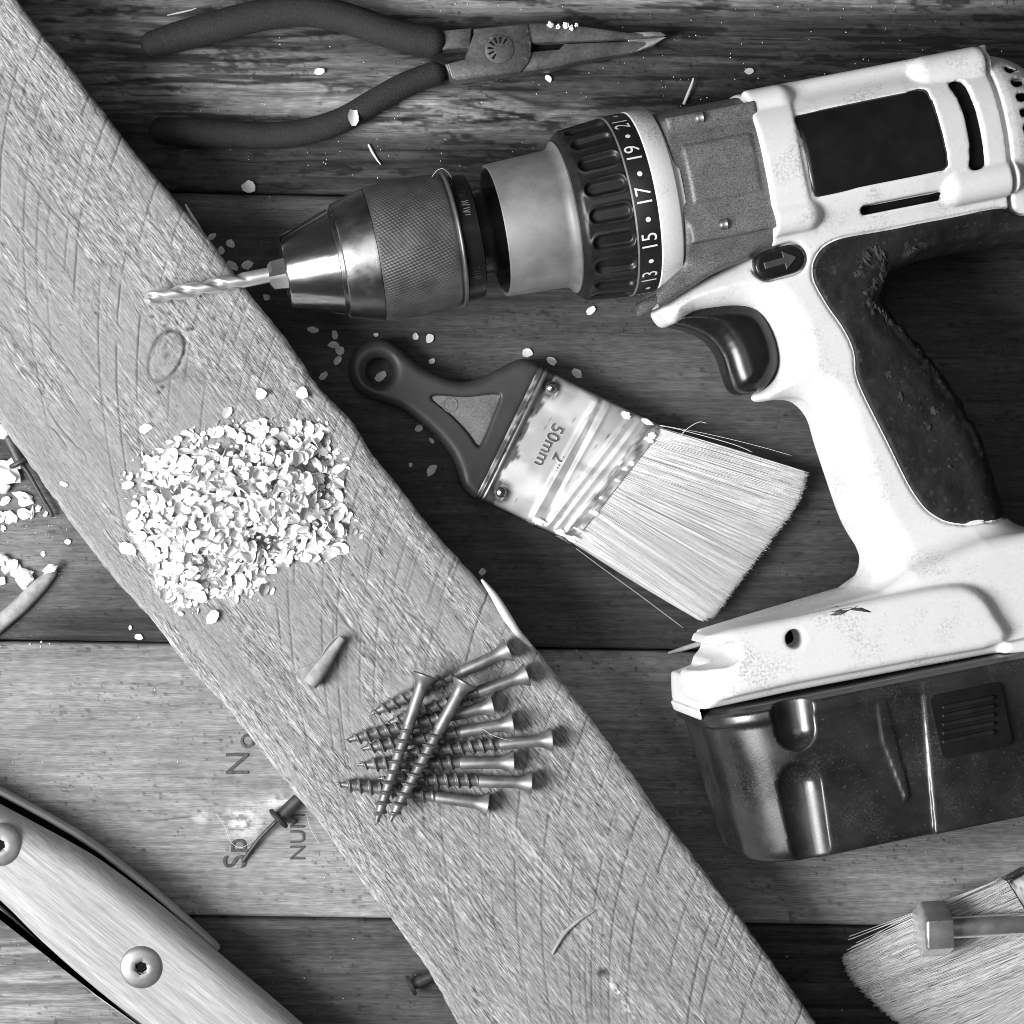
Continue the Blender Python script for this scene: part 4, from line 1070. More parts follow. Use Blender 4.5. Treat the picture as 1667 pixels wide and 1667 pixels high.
# ferrule: folded tin with pressed ridges
nl, nw = 150, 110
sl_ = np.linspace(0, 1, nl); ph_ = np.linspace(0, 2 * math.pi, nw, endpoint=False)
def ferrule(x_end, slant, seed, bright=True):
    Sx, Ph = np.meshgrid(sl_, ph_, indexing='ij')
    p = 5.0
    cx, sx_ = np.cos(Ph), np.sin(Ph)
    rr_ = (np.abs(cx) ** p + np.abs(sx_) ** p) ** (-1 / p)
    hy = 25.6 - 0.3 * np.sin(Sx * math.pi); hz = 7.2 + 0.4 * (1 - Sx)
    Y = hy * rr_ * cx; Z = hz * rr_ * sx_
    X = Sx * (x_end + slant * Y / 25.0)
    top = Z > 0
    yn = Y / 25.6
    ridge = np.zeros_like(X)
    L0 = [(0.035, 0.035, 1.0, 0.8), (0.075, 0.075, 0.7, 0.6)]
    for (s0, s1, amp, wd) in L0:
        ridge += amp * np.exp(-((Sx - s0) * x_end / wd) ** 2)
    edge = 1 - sstep(0.86, 0.97, np.abs(yn))
    for (xa, xb, amp, wd) in ((23.5, 21.0, 0.9, 1.2), (27.8, 24.6, 0.35, 0.7), (36.5, 26.5, 0.7, 0.9), (40.0, 29.5, 0.35, 0.8), (44.0, 33.0, 0.5, 0.9)):
        xc = xb + (xa - xb) * (yn + 1) / 2 + 0.2 * np.sin(yn * 3)
        ridge += amp * np.exp(-((X - xc) / wd) ** 2) * edge
    ridge -= 0.7 * np.exp(-((X - 24.9) / 1.0) ** 2) * edge
    panel_edge = np.exp(-((np.abs(yn) - 0.90) / 0.03) ** 2) * sstep(0.12, 0.2, Sx) * (1 - sstep(0.48, 0.55, Sx))
    ridge += 0.25 * panel_edge
    ridge += 0.3 * (fbm(X / 16, Y / 16, seed, 2) - 0.5) * edge
    Z = Z + np.where(top, ridge, 0)
    n1 = fbm(X / 2.2, Y / 2.2, seed + 1, 4); n2 = fbm(X / 6, Y / 6, seed + 2, 3)
    sm = fbm(X / 16, Y / 7, seed + 7, 3); sm2 = fbm(X / 3.5 + Y / 9, Y / 3.0, seed + 8, 3)
    t = 0.58 + 0.30 * sstep(0.36, 0.6, sm) + 0.10 * (sm2 - 0.5)
    grime = np.clip((1 - sstep(5.6, 6.6, X + 7 * (n2 - 0.5) + 2.5 * (n1 - 0.5))) * sstep(2.2, 3.0, X), 0, 1)
    t = t * (1 - 0.82 * grime)
    t = np.where(X < 2.4, 0.10 + 0.28 * sstep(0.5, 0.62, n1), t)
    for (cx_, cy_) in ((7.0, 20.0), (7.2, -20.0)):
        d = np.hypot(X - cx_, Y - cy_); t = t * (1 - 0.88 * np.exp(-((d - 2.6) / 1.5) ** 2) * sstep(0.3, 0.5, n1 + 0.15))
    rimz = sstep(0.86, 0.90, Sx) * sstep(0.50, 0.62, n1 + 0.1 * n2); t *= 1 - 0.6 * rimz
    t *= 1 - 0.7 * sstep(0.84, 0.9, fbm(X / 1.1, Y / 1.1, seed + 4, 2))
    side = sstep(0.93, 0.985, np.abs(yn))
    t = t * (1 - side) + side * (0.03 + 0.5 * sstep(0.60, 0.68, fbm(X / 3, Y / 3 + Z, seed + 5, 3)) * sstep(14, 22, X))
    V = np.stack([X, Y, Z + 7.9], -1).reshape(-1, 3)
    i, j = np.meshgrid(np.arange(nl - 1), np.arange(nw), indexing='ij'); a = i * nw + j; b = i * nw + (j + 1) % nw
    Q = np.stack([a, a + nw, b + nw, b], -1).reshape(-1, 4)[:, ::-1]
    return V, Q, t.ravel()
V, Q, t = ferrule(42.5, 5.5, 101)
fer = obj('ferrule', V, Q, M['tin'], brush, True, t)
for cy_ in (20.0, -20.0):
    Vn, Fn = lathe([(0, 1.9), (0.5, 1.8), (0.9, 1.2), (1.0, 0.2)], 18); Vn = Vn[:, [1, 2, 0]] + np.array([7.1, cy_, 15.4])
    obj('ferrule_nail', Vn, [f[::-1] for f in Fn], M['steel_d'], fer)
for body, x, y, size in (('50mm', 14.6, 1.5, 6.2), ('2"', 19.6, -2.0, 6.2)):
    Vt, Ft = text_mesh(body, size, 0.35, 1.0)
    Vn = np.stack([x + Vt[:, 1], y - Vt[:, 0], 15.55 + Vt[:, 2]], 1)
    obj('embossed_lettering', Vn, Ft, M['steel'], fer, False)
# dried paint on the ferrule
r3 = np.random.default_rng(31)
def blob(c, rx, ry, h, seed, n=14):
    r = np.random.default_rng(seed); th = np.linspace(0, 2 * math.pi, n, endpoint=False); k = 0.75 + 0.5 * vnoise(np.arange(n) * 0.6, np.full(n, seed * 1.7), seed); k[-1] = k[0]
    V = [(c[0], c[1], c[2] + h)]
    for f, hh in ((0.6, 0.75), (1.0, -0.2)):
        for t_, kk_ in zip(th, k): V.append((c[0] + rx * f * kk_ * math.cos(t_), c[1] + ry * f * kk_ * math.sin(t_), c[2] + h * hh))
    F = [(0, 1 + i, 1 + (i + 1) % n) for i in range(n)] + [(1 + i, 1 + n + i, 1 + n + (i + 1) % n, 1 + (i + 1) % n) for i in range(n)]
    return V, F
for k_ in range(20):
    if k_ < 9: s_ = r3.uniform(0.6, 1.0); y_ = r3.choice([-1, 1]) * r3.uniform(22.6, 24.4)
    else: s_ = r3.uniform(0.93, 0.99); y_ = r3.uniform(-23, 23)
    x_ = s_ * (42.5 + 5.5 * y_ / 25)
    V, F = blob((x_, y_, 15.0 - (max(abs(y_) - 23, 0)) * 1.0), r3.uniform(0.6, 2.4), r3.uniform(0.4, 1.2), r3.uniform(0.08, 0.2), 200 + k_, 30)
    obj('dried_paint', V, F, M['paint'], fer)
root = np.array([(42.0 + 5.5 * y / 25, y) for y in np.linspace(24.3, -24.3, 12)])
tip = resample(BL([(1310, 768), (1304, 796), (1290, 826), (1270, 856), (1240, 894), (1206, 938), (1178, 976), (1156, 1002), (1136, 1008)], 6), closed=False, per=3)
tp2 = tip[::-1][np.linspace(0, len(tip) - 1, 12).astype(int)]; tp1 = tip[np.linspace(0, len(tip) - 1, 12).astype(int)]
core = []
for f_ in (0.0, 0.35, 0.7, 0.93):
    L_ = root + (tp1 - root) * f_; hz_ = 6.0 * (1 - f_) + 2.2 * f_; zc_ = 7.9 + (5.6 - 7.9) * f_
    inn = L_.mean(0) + (L_ - L_.mean(0)) * 0.975
    core.append(np.concatenate([np.c_[inn, np.full(12, zc_ + hz_)], np.c_[inn[::-1], np.full(12, zc_ - hz_)]]))
Vc = np.concatenate(core); Fc = [(k * 24 + i, (k + 1) * 24 + i, (k + 1) * 24 + (i + 1) % 24, k * 24 + (i + 1) % 24) for k in range(3) for i in range(24)] + [tuple(range(72, 96))]
obj('bristle_core', Vc, Fc, M['bristle'], brush, False, np.full(len(Vc), 0.7))
V, Q, t = make_bristles(14000, root, tip, (7.9, 6.7), (5.6, 3.5), 0.10, 301, 0.97, 0.6)
bo = obj('bristles', V, Q, M['bristle'], brush, True, t); bo['kind'] = 'stuff'
mb = MB()
def hair(pts, zs, rad, conv, m=mb):
    P = np.array([conv(p, z) for p, z in zip(pts, zs)]); P = resample(P, closed=False, per=5); V, F = tube(P, rad, 4); m.add(V, F)
bconv = lambda p, z: np.r_[BL([p], z)[0], z]
hair([(1074, 692), (1150, 706), (1230, 725), (1290, 742)], [13, 13, 12, 10], 0.08, bconv)
hair([(1105, 712), (1120, 697), (1138, 687), (1150, 689)], [14.5, 15.5, 15.5, 15], 0.12, bconv)
hair([(938, 893), (985, 928), (1040, 968), (1112, 1022)], [10, 9, 7, 5], 0.08, bconv)
hair([(1076, 693), (1110, 700), (1190, 722), (1225, 736)], [14, 14, 13, 11], 0.12, bconv)
V, F = mb.data(); obj('stray_bristles', V, F, M['bristle'], brush, True, np.full(len(V), 0.8))['kind'] = 'stuff'

# second brush, mostly out of the picture
b2 = PW(1719, 1482, 0)
rb = PW(1625, 1426, 6); 
ax2 = np.array([-0.899, -0.438]); ay2 = np.array([0.438, -0.899])
brush2 = empty('paint_brush', (b2[0], b2[1], 0)); brush2.rotation_euler = (0, 0, math.atan2(ax2[1], ax2[0]))
tag(brush2, 'splayed grey paintbrush under the steel bolt, cut off by the frame', 'paintbrush')
def BL2(pts, z=6.0):
    P = np.array([PW(p[0], p[1], z)[:2] for p in pts]) - b2[:2]
    return np.stack([P @ ax2, P @ np.array([-ax2[1], ax2[0]])], 1)
e0 = BL2([(1634, 1432)], 8)[0]; e1 = BL2([(1760, 1650)], 8)[0]
# put the ferrule so that its end meets the bristle roots
rt2 = np.array([e0 + (e1 - e0) * k / 11 for k in range(12)])
tip2 = resample(BL2([(1374, 1556), (1382, 1580), (1396, 1602), (1425, 1632), (1462, 1662), (1520, 1706), (1580, 1740), (1640, 1760)], 4), closed=False, per=3)
V, Q, t = make_bristles(5200, rt2, tip2, (7.5, 5.6), (4.6, 2.8), 0.19, 302, 0.62, splay=2.4)
o = obj('bristles', V, Q, M['bristle_g'], brush2, True, t); o['kind'] = 'stuff'
mb2 = MB(); b2conv = lambda p, z: np.r_[BL2([p], z)[0], z]
for k_ in range(14):
    x0 = 1640 + 6 * k_ % 30; yv = r3.uniform(-14, 6)
    hair([(1628, 1432), (1560, 1462 + yv * 0.3), (1470, 1505 + yv), (1385 + r3.uniform(-8, 30), 1545 + yv * 1.6)], [10, 10, 8, 6], 0.12, b2conv, mb2)
V, F = mb2.data(); obj('stray_bristles', V, F, M['bristle_g'], brush2, True, np.full(len(V), 0.6))['kind'] = 'stuff'
wd2 = np.linalg.norm(e1 - e0); cm2 = (e0 + e1) / 2; dr2 = (e1 - e0) / wd2
V, Q, t = ferrule(42.5, 0.0, 111)
nrm2 = np.array([-dr2[1], dr2[0]]); 
if nrm2[0] > 0: nrm2 = -nrm2
Vf = V.copy(); kx_ = wd2 / 51.0
Vf[:, 0] = cm2[0] + nrm2[0] * (42.5 - V[:, 0]) + dr2[0] * V[:, 1] * kx_; Vf[:, 1] = cm2[1] + nrm2[1] * (42.5 - V[:, 0]) + dr2[1] * V[:, 1] * kx_
obj('ferrule', Vf, Q, M['tin'], brush2, True, t)
hh = np.array([cm2 + nrm2 * a_ + dr2 * b_ * kx_ for a_, b_ in ((40, 25), (52, 24), (66, 14), (80, 9), (108, 10), (122, 0), (108, -10), (80, -9), (66, -14), (52, -24), (40, -25))])
V, F = prism(resample(hh, per=3), 2.0, 13.0, 2.5); obj('handle', V, F, M['brush_h'], brush2)

# ------------------------------------------------------------------ hex bolt
bz = 17.0
h0, h1, s1 = PW(1496, 1513, bz), PW(1541, 1510, bz), PW(1760, 1499, bz)
bdir = (s1 - h0); bdir /= np.linalg.norm(bdir); bsid = np.array([-bdir[1], bdir[0], 0]); bup = np.cross(bdir, bsid)
bolt = empty('hex_bolt', (h0[0], h0[1], bz))
bolt.matrix_world = Matrix(((bdir[0], bsid[0], bup[0], h0[0] / 1000), (bdir[1], bsid[1], bup[1], h0[1] / 1000), (bdir[2], bsid[2], bup[2], bz / 1000), (0, 0, 0, 1)))
tag(bolt, 'steel hex-head bolt lying across the grey bristles', 'bolt')
Lh = np.linalg.norm(h1 - h0)
bm = bmesh.new()
ringv = []
for x, rr_ in ((0, 8.6), (0.9, 9.75), (Lh, 9.75)):
    ringv.append([bm.verts.new((x, rr_ * math.cos(R(60 * k + 4)), rr_ * math.sin(R(60 * k + 4)))) for k in range(6)])
bm.faces.new(ringv[0]); bm.faces.new(ringv[2][::-1])
for a, b in zip(ringv[:-1], ringv[1:]):
    for k in range(6): bm.faces.new((a[k], b[k], b[(k + 1) % 6], a[(k + 1) % 6]))
bmesh.ops.recalc_face_normals(bm, faces=bm.faces)
bmesh.ops.bevel(bm, geom=[e for e in bm.edges], offset=0.45, segments=2, affect='EDGES', profile=0.6)
V = [v.co[:] for v in bm.verts]; bm.verts.index_update(); F = [[v.index for v in f.verts] for f in bm.faces]; bm.free()
obj('bolt_head', V, F, M['bolt'], bolt, True, None, 30)
V, F = lathe([(Lh - 0.2, 4.6), (Lh + 0.8, 3.75), (48, 3.75), (48.5, 3.5)], 40); obj('shank', V, F, M['bolt'], bolt, True, None, 40)
V, F = lathe([(48.0 + x * 0.25, 3.3 + (0.4 if (x // 2) % 2 else 0.0)) for x in range(44)], 32); obj('thread', V, F, M['bolt'], bolt)

# ------------------------------------------------------------------ wooden tool handle, lower left
t0 = PW(180, 1520, 0)
tdir = np.array([0.775, -0.632])
tool = empty('tool_handle', (t0[0], t0[1], 0)); tool.rotation_euler = (0, 0, math.atan2(tdir[1], tdir[0]))
tag(tool, 'pale wooden tool handle with steel tang and two socket screws at lower left', 'tool handle')
def TL(pts, z):
    P = np.array([PW(p[0], p[1], p[2] if len(p) > 2 else z)[:2] for p in pts]) - t0[:2]
    n_ = np.array([-tdir[1], tdir[0]])
    return np.stack([P @ tdir, P @ n_], 1)
wood_px = [(-170, 1235), (-80, 1270), (0, 1310), (60, 1342), (115, 1372), (168, 1404), (240, 1457), (308, 1512), (390, 1580), (467, 1645), (560, 1730), (600, 1790), (575, 1840), (500, 1830), (360, 1765), (232, 1667), (157, 1609), (70, 1533), (0, 1464), (-80, 1400), (-170, 1350)]
wp = resample(TL(wood_px, 17), per=3)
lo, hi = wp.min(0) - 2, wp.max(0) + 2
g7 = Grid((lo[0], lo[1], 6), (hi[0], hi[1], 28), 0.8)
wF = extr(poly_sdf(g7.x2, g7.y2, wp)[:, :, None], g7.z, 10.0, 9.6, 16.5)
hump = 0.0
def wtone(V): 
    st = fbm(V[:, 0] / 40, V[:, 1] / 1.3 + V[:, 2] * 0.4, 141, 4); sp = fbm(V[:, 0] / 14, V[:, 1] / 0.9, 142, 3)
    return 0.36 * (0.72 + 0.56 * st) * (0.93 + 0.14 * sp)
sdf_obj('wood_scale', g7.full(wF), g7, M['handle_w'], tool, wtone)
low = scale_poly(wp, 0.985)
low = low.mean(0) + (low - low.mean(0)) * np.array([1, 0.82])
V, F = prism(low, 0.3, 6.2, 0.5); o = obj('lower_scale', V, F, M['handle_w'], tool, True, np.full(len(V), 0.5), 40)
tang_px = [(-170, 1206), (-80, 1245), (0, 1286), (36, 1305), (80, 1329), (123, 1354), (168, 1384), (209, 1416), (249, 1447), (285, 1478), (325, 1514), (349, 1536), (358, 1545), (355, 1556), (330, 1566), (300, 1610), (232, 1682), (153, 1626), (64, 1550), (-8, 1482), (-88, 1418), (-178, 1366)]
pl_ = [(p[0], p[1]) if q_ < 16 else (p[0] + 5, p[1] - 6) for q_, p in enumerate(tang_px)]
V, F = prism(TL(pl_, 4.5), 1.0, 4.0, 0.3); obj('tang_gap_shade', V, F, M['hole'], tool, True, None, 40)  # near-black sheet added for the shaded gap between wood and tang edge
up_ = np.array(tang_px[:13], float); lw_ = np.array(tang_px[16:], float); nin = np.array([-0.632, 0.775])
def strip(name, outer, width, z0, z1):
    wv = width * np.clip(np.linspace(0, 1, len(outer)) * 0 + 1, 0, 1)[:, None]
    inner = outer + nin * wv; P = np.concatenate([outer, inner[::-1]])
    V_, F_ = prism(TL([tuple(p) for p in P], z1), z0, z1, 0.45); return obj(name, V_, F_, M['tang'], tool, True, None, 40)
strip('tang_edge', up_, 9.0, 1.2, 9.5)
strip('tang_edge', lw_ + nin * -8.5, 3.5, 1.2, 8.0)
for (px, py) in ((230, 1575), (-1, 1376)):
    c = TL([(px, py)], 27)[0]
    V, F = lathe([(0, 7.3), (0.3, 7.25), (0.75, 6.8), (1.2, 5.6), (1.5, 4.0), (1.62, 2.5), (1.5, 2.2), (0.5, 2.1), (0.4, 0.3)], 48)
    nv = len(V); V2 = V[:, [1, 2, 0]].copy()
    # hexagonal socket
    rr_ = np.hypot(V2[:, 0], V2[:, 1]); an = np.arctan2(V2[:, 1], V2[:, 0])
    hexr = math.cos(math.pi / 6) / np.cos((an % (math.pi / 3)) - math.pi / 6)
    msk = (rr_ < 2.6); V2[msk, :2] *= (hexr[msk] * 1.12)[:, None]
    V2 += np.array([c[0], c[1], 26.2])
    sc_ = obj('socket_screw', V2, [f[::-1] for f in F], M['socket'], tool, True, None, 40)
    hx_ = np.array([(c[0] + 2.05 * math.cos(R(60 * q_ + 20)), c[1] + 2.05 * math.sin(R(60 * q_ + 20))) for q_ in range(6)])
    Vh, Fh = prism(hx_, 26.2, 26.75, 0.1); obj('socket_shade', Vh, Fh, M['hole'], sc_, False)  # near-black plug paints the socket's inner shade

# ------------------------------------------------------------------ wood screws in a heap on the board
LS = 50.5
def screw_meshes():
    nb, mu = 28, 300
    us = np.linspace(0, 33.5, mu)              # tip at 0
    th = np.arange(nb) * 2 * math.pi / nb
    core = np.interp(us, [0, 3.0, 6, 33.5], [0.06, 0.9, 1.55, 1.65])
    ridge_h = np.interp(us, [0, 1.0, 5, 30.5, 33.5], [0.0, 0.35, 1.0, 1.0, 0.0])
    ph = (us[:, None] / 3.45 - th[None, :] / (2 * math.pi)) % 1.0
    rd = np.maximum(1 - np.abs(ph - 0.5) / 0.17, 0) ** 0.9
    r_ = core[:, None] + ridge_h[:, None] * rd
    V = np.stack([np.repeat(us[:, None], nb, 1), r_ * np.cos(th), r_ * np.sin(th)], -1).reshape(-1, 3)
    i, j = np.meshgrid(np.arange(mu - 1), np.arange(nb), indexing='ij'); a = i * nb + j; b = i * nb + (j + 1) % nb
    Q = np.stack([a, a + nb, b + nb, b], -1).reshape(-1, 4)[:, ::-1]
    me1 = mk_mesh('thread', V, Q, M['screw']); me1.set_sharp_from_angle(angle=R(55))
    V, F = lathe([(33.2, 1.6), (33.8, 1.95), (45.2, 1.95), (46.6, 2.15), (48.2, 2.75), (49.5, 3.55), (50.1, 3.95), (50.4, 4.0), (50.5, 3.85), (50.5, 1.7), (48.4, 0.9)], 40)
    me2 = mk_mesh('screw_head', V, F, M['screw']); me2.set_sharp_from_angle(angle=R(40))
    return me1, me2
sm1, sm2 = screw_meshes()
zo = lambda x, y: (530 + x / 4.1675, 1000 + y / 4.1675)
SL = [((1243, 240), (290, 685), 4.1, 2.6, 'highest screw of the fan, its head near the board edge'),
      ((1368, 410), (390, 752), 4.1, 2.8, 'fanned screw with its head just below the highest one'),
      ((1135, 620), (120, 860), 4.1, 2.7, 'screw with short-set head between two longer-reaching heads, third from top'),
      ((1270, 740), (225, 915), 4.1, 2.6, 'fourth screw from the top of the fan'),
      ((1535, 850), (490, 945), 4.1, 3.4, 'screw whose head reaches farthest toward the board edge'),
      ((1275, 1005), (205, 1020), 4.1, 2.6, 'dusty screw lying level below the farthest-reaching head'),
      ((1395, 1145), (350, 1112), 4.1, 3.2, 'second lowest screw of the fan'),
      ((1100, 1290), (60, 1145), 4.1, 2.6, 'lowest screw of the fan, pointing up to the shaving'),
      ((676, 410), (335, 1435), 9.6, 9.2, 'screw lying across the fan, nearer the flake pile'),
      ((945, 458), (428, 1420), 10.0, 9.0, 'screw lying across the fan beside the other crossing one')]
for k_, (hd_, tp_, zh, zt_, lab) in enumerate(SL):
    a, b = PW(*zo(*hd_), BZ + zh), PW(*zo(*tp_), BZ + zt_)
    d_ = a - b; L_ = np.linalg.norm(d_); d_ /= L_
    n_ = np.cross([0, 0, 1.0], d_); n_ /= np.linalg.norm(n_); w_ = np.cross(d_, n_)
    rot = Matrix(((d_[0], n_[0], w_[0]), (d_[1], n_[1], w_[1]), (d_[2], n_[2], w_[2]))).to_4x4() @ Matrix.Rotation(R(67 * k_), 4, 'X')
    e = empty('wood_screw', b)
    s_ = L_ / LS
    e.matrix_world = Matrix.Translation(Vector(b) / 1000) @ rot @ Matrix.Diagonal((s_, s_, s_, 1))
    tag(e, lab, 'screw', 'wood screws heaped on the board')
    obj_of('thread', sm1, e); obj_of('head', sm2, e)

# ------------------------------------------------------------------ wood flakes: a heap on the board and loose ones
def flake_mesh(seed, name='wood_flake', m='flake'):
    r = np.random.default_rng(seed); n = 9
    lx, ly = r.uniform(2.0, 2.9), r.uniform(1.5, 2.2)
    k = r.uniform(0.80, 1.12, n); th = np.linspace(0, 2 * math.pi, n, endpoint=False) + r.uniform(-0.12, 0.12, n)
    cup = r.uniform(0.10, 0.34); tw = r.uniform(-0.12, 0.12); off_ = r.uniform(-0.5, 0.5)
    pts = [(0, 0)]
    for f in (0.55, 1.0):
        for t, q in zip(th, k): pts.append((lx * f * math.cos(t) * (q if f == 1 else 1), ly * f * math.sin(t) * (q if f == 1 else 1)))
    P = np.array(pts)
    z = cup * (P[:, 1] - off_) ** 2 * 0.85 + cup * 0.25 * P[:, 0] ** 2 * 0.5 + tw * P[:, 0] * P[:, 1] + 0.12 * r.normal(0, 1, len(P))
    top = np.c_[P, z]; bot = np.c_[P * 0.97, z - 0.18]
    V = np.concatenate([top, bot]); nb = len(P); F = []
    for i in range(n):
        j = (i + 1) % n
        F += [(0, 1 + i, 1 + j), (1 + i, 1 + n + i, 1 + n + j, 1 + j), (nb, nb + 1 + j, nb + 1 + i), (nb + 1 + j, nb + 1 + n + j, nb + 1 + n + i, nb + 1 + i),
              (1 + n + i, nb + 1 + n + i, nb + 1 + n + j, 1 + n + j)]
    V[:, 2] -= V[:, 2].min()
    me = mk_mesh(name, V, F, M[m]); me.set_sharp_from_angle(angle=R(80))
    return me
FM = [flake_mesh(400 + k, m='flake' if k % 3 else 'flake_d') for k in range(30)]
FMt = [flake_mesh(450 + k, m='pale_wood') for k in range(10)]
heap = np.array([(207, 790), (215, 765), (240, 745), (262, 735), (300, 706), (345, 703), (380, 696), (425, 690), (470, 686), (505, 690), (530, 700), (540, 728), (553, 752), (548, 790), (560, 830), (576, 858), (566, 890), (535, 903), (500, 905),
                 (470, 912), (440, 935), (425, 965), (385, 962), (340, 962), (318, 985), (290, 985), (262, 965), (258, 925), (240, 905), (222, 880), (216, 840), (218, 815)], float)
_hx, _hy = np.arange(180, 600, 2.0)[:, None], np.arange(660, 1020, 2.0)[None, :]
HS = -poly_sdf(_hx, _hy, heap); HN = fbm(_hx / 38 + 0 * _hy, _hy / 38 + 0 * _hx, 171, 2)
def hcell(x, y): return int(np.clip((x - 180) / 2, 0, HS.shape[0] - 1)), int(np.clip((y - 660) / 2, 0, HS.shape[1] - 1))
def heap_d(x, y): return float(HS[hcell(x, y)])
def heap_h(x, y):
    t = min(max(heap_d(x, y) / 95, 0), 1); return 8.5 * t * t * (3 - 2 * t)
rf = np.random.default_rng(77)
spots = []
tries = 0
while len(spots) < 820 and tries < 60000:
    tries += 1
    x, y = rf.uniform(200, 580), rf.uniform(680, 995)
    d = heap_d(x, y)
    if d < -2: continue
    mind = 8.0 if d > 30 else 10.5
    if HN[hcell(x, y)] < 0.36 and d < 70: continue
    if any((x - a) ** 2 + (y - b) ** 2 < mind ** 2 for a, b, _ in spots): continue
    spots.append((x, y, d))
spots = [(x, y, d) for x, y, d in spots]
order = list(range(len(spots))); rf.shuffle(order)
N_IND = 248
top_ids = set(sorted(order, key=lambda i: -rf.uniform())[:N_IND])
mbf = MB(); n_ind = 0
for i_, (x, y, d) in enumerate(spots):
    hh_ = heap_h(x, y)
    ind = i_ in top_ids
    z = BZ + hh_ * (rf.uniform(0.75, 1.05) if ind else rf.uniform(0.35, 0.9)) + rf.uniform(0.1, 0.6)
    tilt = R(rf.uniform(6, 60)) if d > 14 else R(rf.uniform(0, 30))
    mtx = Matrix.Translation(Vector(PW(x, y, z)) / 1000) @ Matrix.Rotation(rf.uniform(0, 6.28), 4, 'Z') @ Matrix.Rotation(tilt, 4, 'X') @ Matrix.Rotation(R(rf.uniform(-25, 25)), 4, 'Y') @ Matrix.Scale(rf.choice([0.55, 0.7, 0.85, 1.0, 1.15]), 4)
    if rf.uniform() < 0.3: mtx = mtx @ Matrix.Rotation(math.pi, 4, 'X')
    me = FM[rf.integers(len(FM))]
    if ind:
        o = obj_of('wood_flake', me); o.matrix_world = mtx
        tag(o, 'curled white wood flake in the heap on the board', 'wood flake', 'flakes heaped on the board')
    else:
        Vm = np.array([(mtx @ v.co)[:] for v in me.vertices]) * 1000
        mbf.add(Vm, [tuple(p.vertices) for p in me.polygons])
# crumbs filling the heap
for k_ in range(1500):
    x, y = rf.uniform(195, 590), rf.uniform(674, 1002)
    d = heap_d(x, y)
    if d < -14 or (d < 8 and rf.uniform() < 0.55): continue
    z = BZ + heap_h(x, y) * rf.uniform(0.3, 0.85) + 0.1
    mtx = Matrix.Translation(Vector(PW(x, y, z)) / 1000) @ Matrix.Rotation(rf.uniform(0, 6.28), 4, 'Z') @ Matrix.Rotation(R(rf.uniform(0, 60)), 4, 'X') @ Matrix.Scale(rf.uniform(0.08, 0.5), 4)
    me = FM[rf.integers(len(FM))]
    mbf.add(np.array([(mtx @ v.co)[:] for v in me.vertices]) * 1000, [tuple(p.vertices) for p in me.polygons])
V, F = mbf.data()
o = obj('flake_heap', V, F, M['flake'], None, False); tag(o, 'heap of broken white wood flakes on the board', 'wood flakes', None, 'stuff')

def lay_flake(px, py, z, label, group, size=1.0, me=None, tilt=12, rz=None, pale=False):
    me = me or (FMt if pale else FM)[rf.integers(10)]
    o = obj_of('wood_flake', me)
    o.matrix_world = Matrix.Translation(Vector(PW(px, py, z)) / 1000) @ Matrix.Rotation(rf.uniform(0, 6.28) if rz is None else R(rz), 4, 'Z') @ Matrix.Rotation(R(rf.uniform(0, tilt)), 4, 'X') @ Matrix.Scale(size, 4)
    tag(o, label, 'wood flake', group)
B1 = BZ + 0.2
lay_flake(237, 697, B1, 'single white flake on the board above the heap, by its left end', None, 0.95)
lay_flake(370, 671, B1, 'fan-shaped white flake on the board midway above the heap', None, 1.0)
lay_flake(425, 641, B1, 'ragged white flake on the board just right of the knot', None, 0.95)
lay_flake(492, 640, B1, 'upright white flake near the board edge by the brush handle', None, 1.0)
lay_flake(104, 788, B1, 'small white chip on the board at its lower edge', None, 0.55)
lay_flake(346, 1005, B1 + 0.4, 'curled hollow flake lying alone below the heap', None, 1.25, tilt=40)
lay_flake(209, 893, B1 + 0.3, 'long white flake standing apart at the left of the heap', None, 1.3, tilt=50)
lay_flake(383, 975, B1, 'flat flake lying below the heap beside the curled one', None, 0.8)
lay_flake(575, 191, 11.2, 'white flake stuck on the lower plier grip', None, 1.15)
lay_flake(520, 117, 0.5, 'pale flake on the plank between the plier grips', None, 0.85)
lay_flake(405, 305, 0.3, 'curled flake by the plank seam below the plier grip', None, 1.1, pale=True)
lay_flake(893, 128, 0.4, 'narrow flake under the plier jaws', None, 0.6)
lay_flake(1219, 116, 0.4, 'pale flake just above the drill housing', None, 0.75)
lay_flake(962, 506, 0.4, 'flake on the plank under the clutch collar', None, 0.85)
lay_flake(785, 931, 0.4, 'small flake beside the board splinter', None, 0.6, pale=True)
for px, py, s_ in ((700, 551, 0.8), (676, 548, 0.6), (703, 588, 0.6)):
    lay_flake(px, py, 0.5, 'pale flake in the group behind the brush handle ring', 'flakes behind the brush handle', s_)
for px, py, s_ in ((858, 574, 0.9), (898, 588, 0.75), (939, 608, 0.95)):
    lay_flake(px, py, 0.5, 'pale flake along the upper edge of the brush ferrule', 'flakes by the brush ferrule', s_)
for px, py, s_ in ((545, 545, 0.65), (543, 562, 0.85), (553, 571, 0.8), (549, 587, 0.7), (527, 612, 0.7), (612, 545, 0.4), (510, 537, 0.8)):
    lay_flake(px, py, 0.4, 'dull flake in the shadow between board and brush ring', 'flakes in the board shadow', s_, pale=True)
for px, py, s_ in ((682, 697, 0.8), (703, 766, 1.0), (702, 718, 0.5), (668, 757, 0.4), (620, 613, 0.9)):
    lay_flake(px, py, 0.4, 'dull flake around the inner edge of the brush handle', 'flakes inside the brush handle', s_, pale=True)
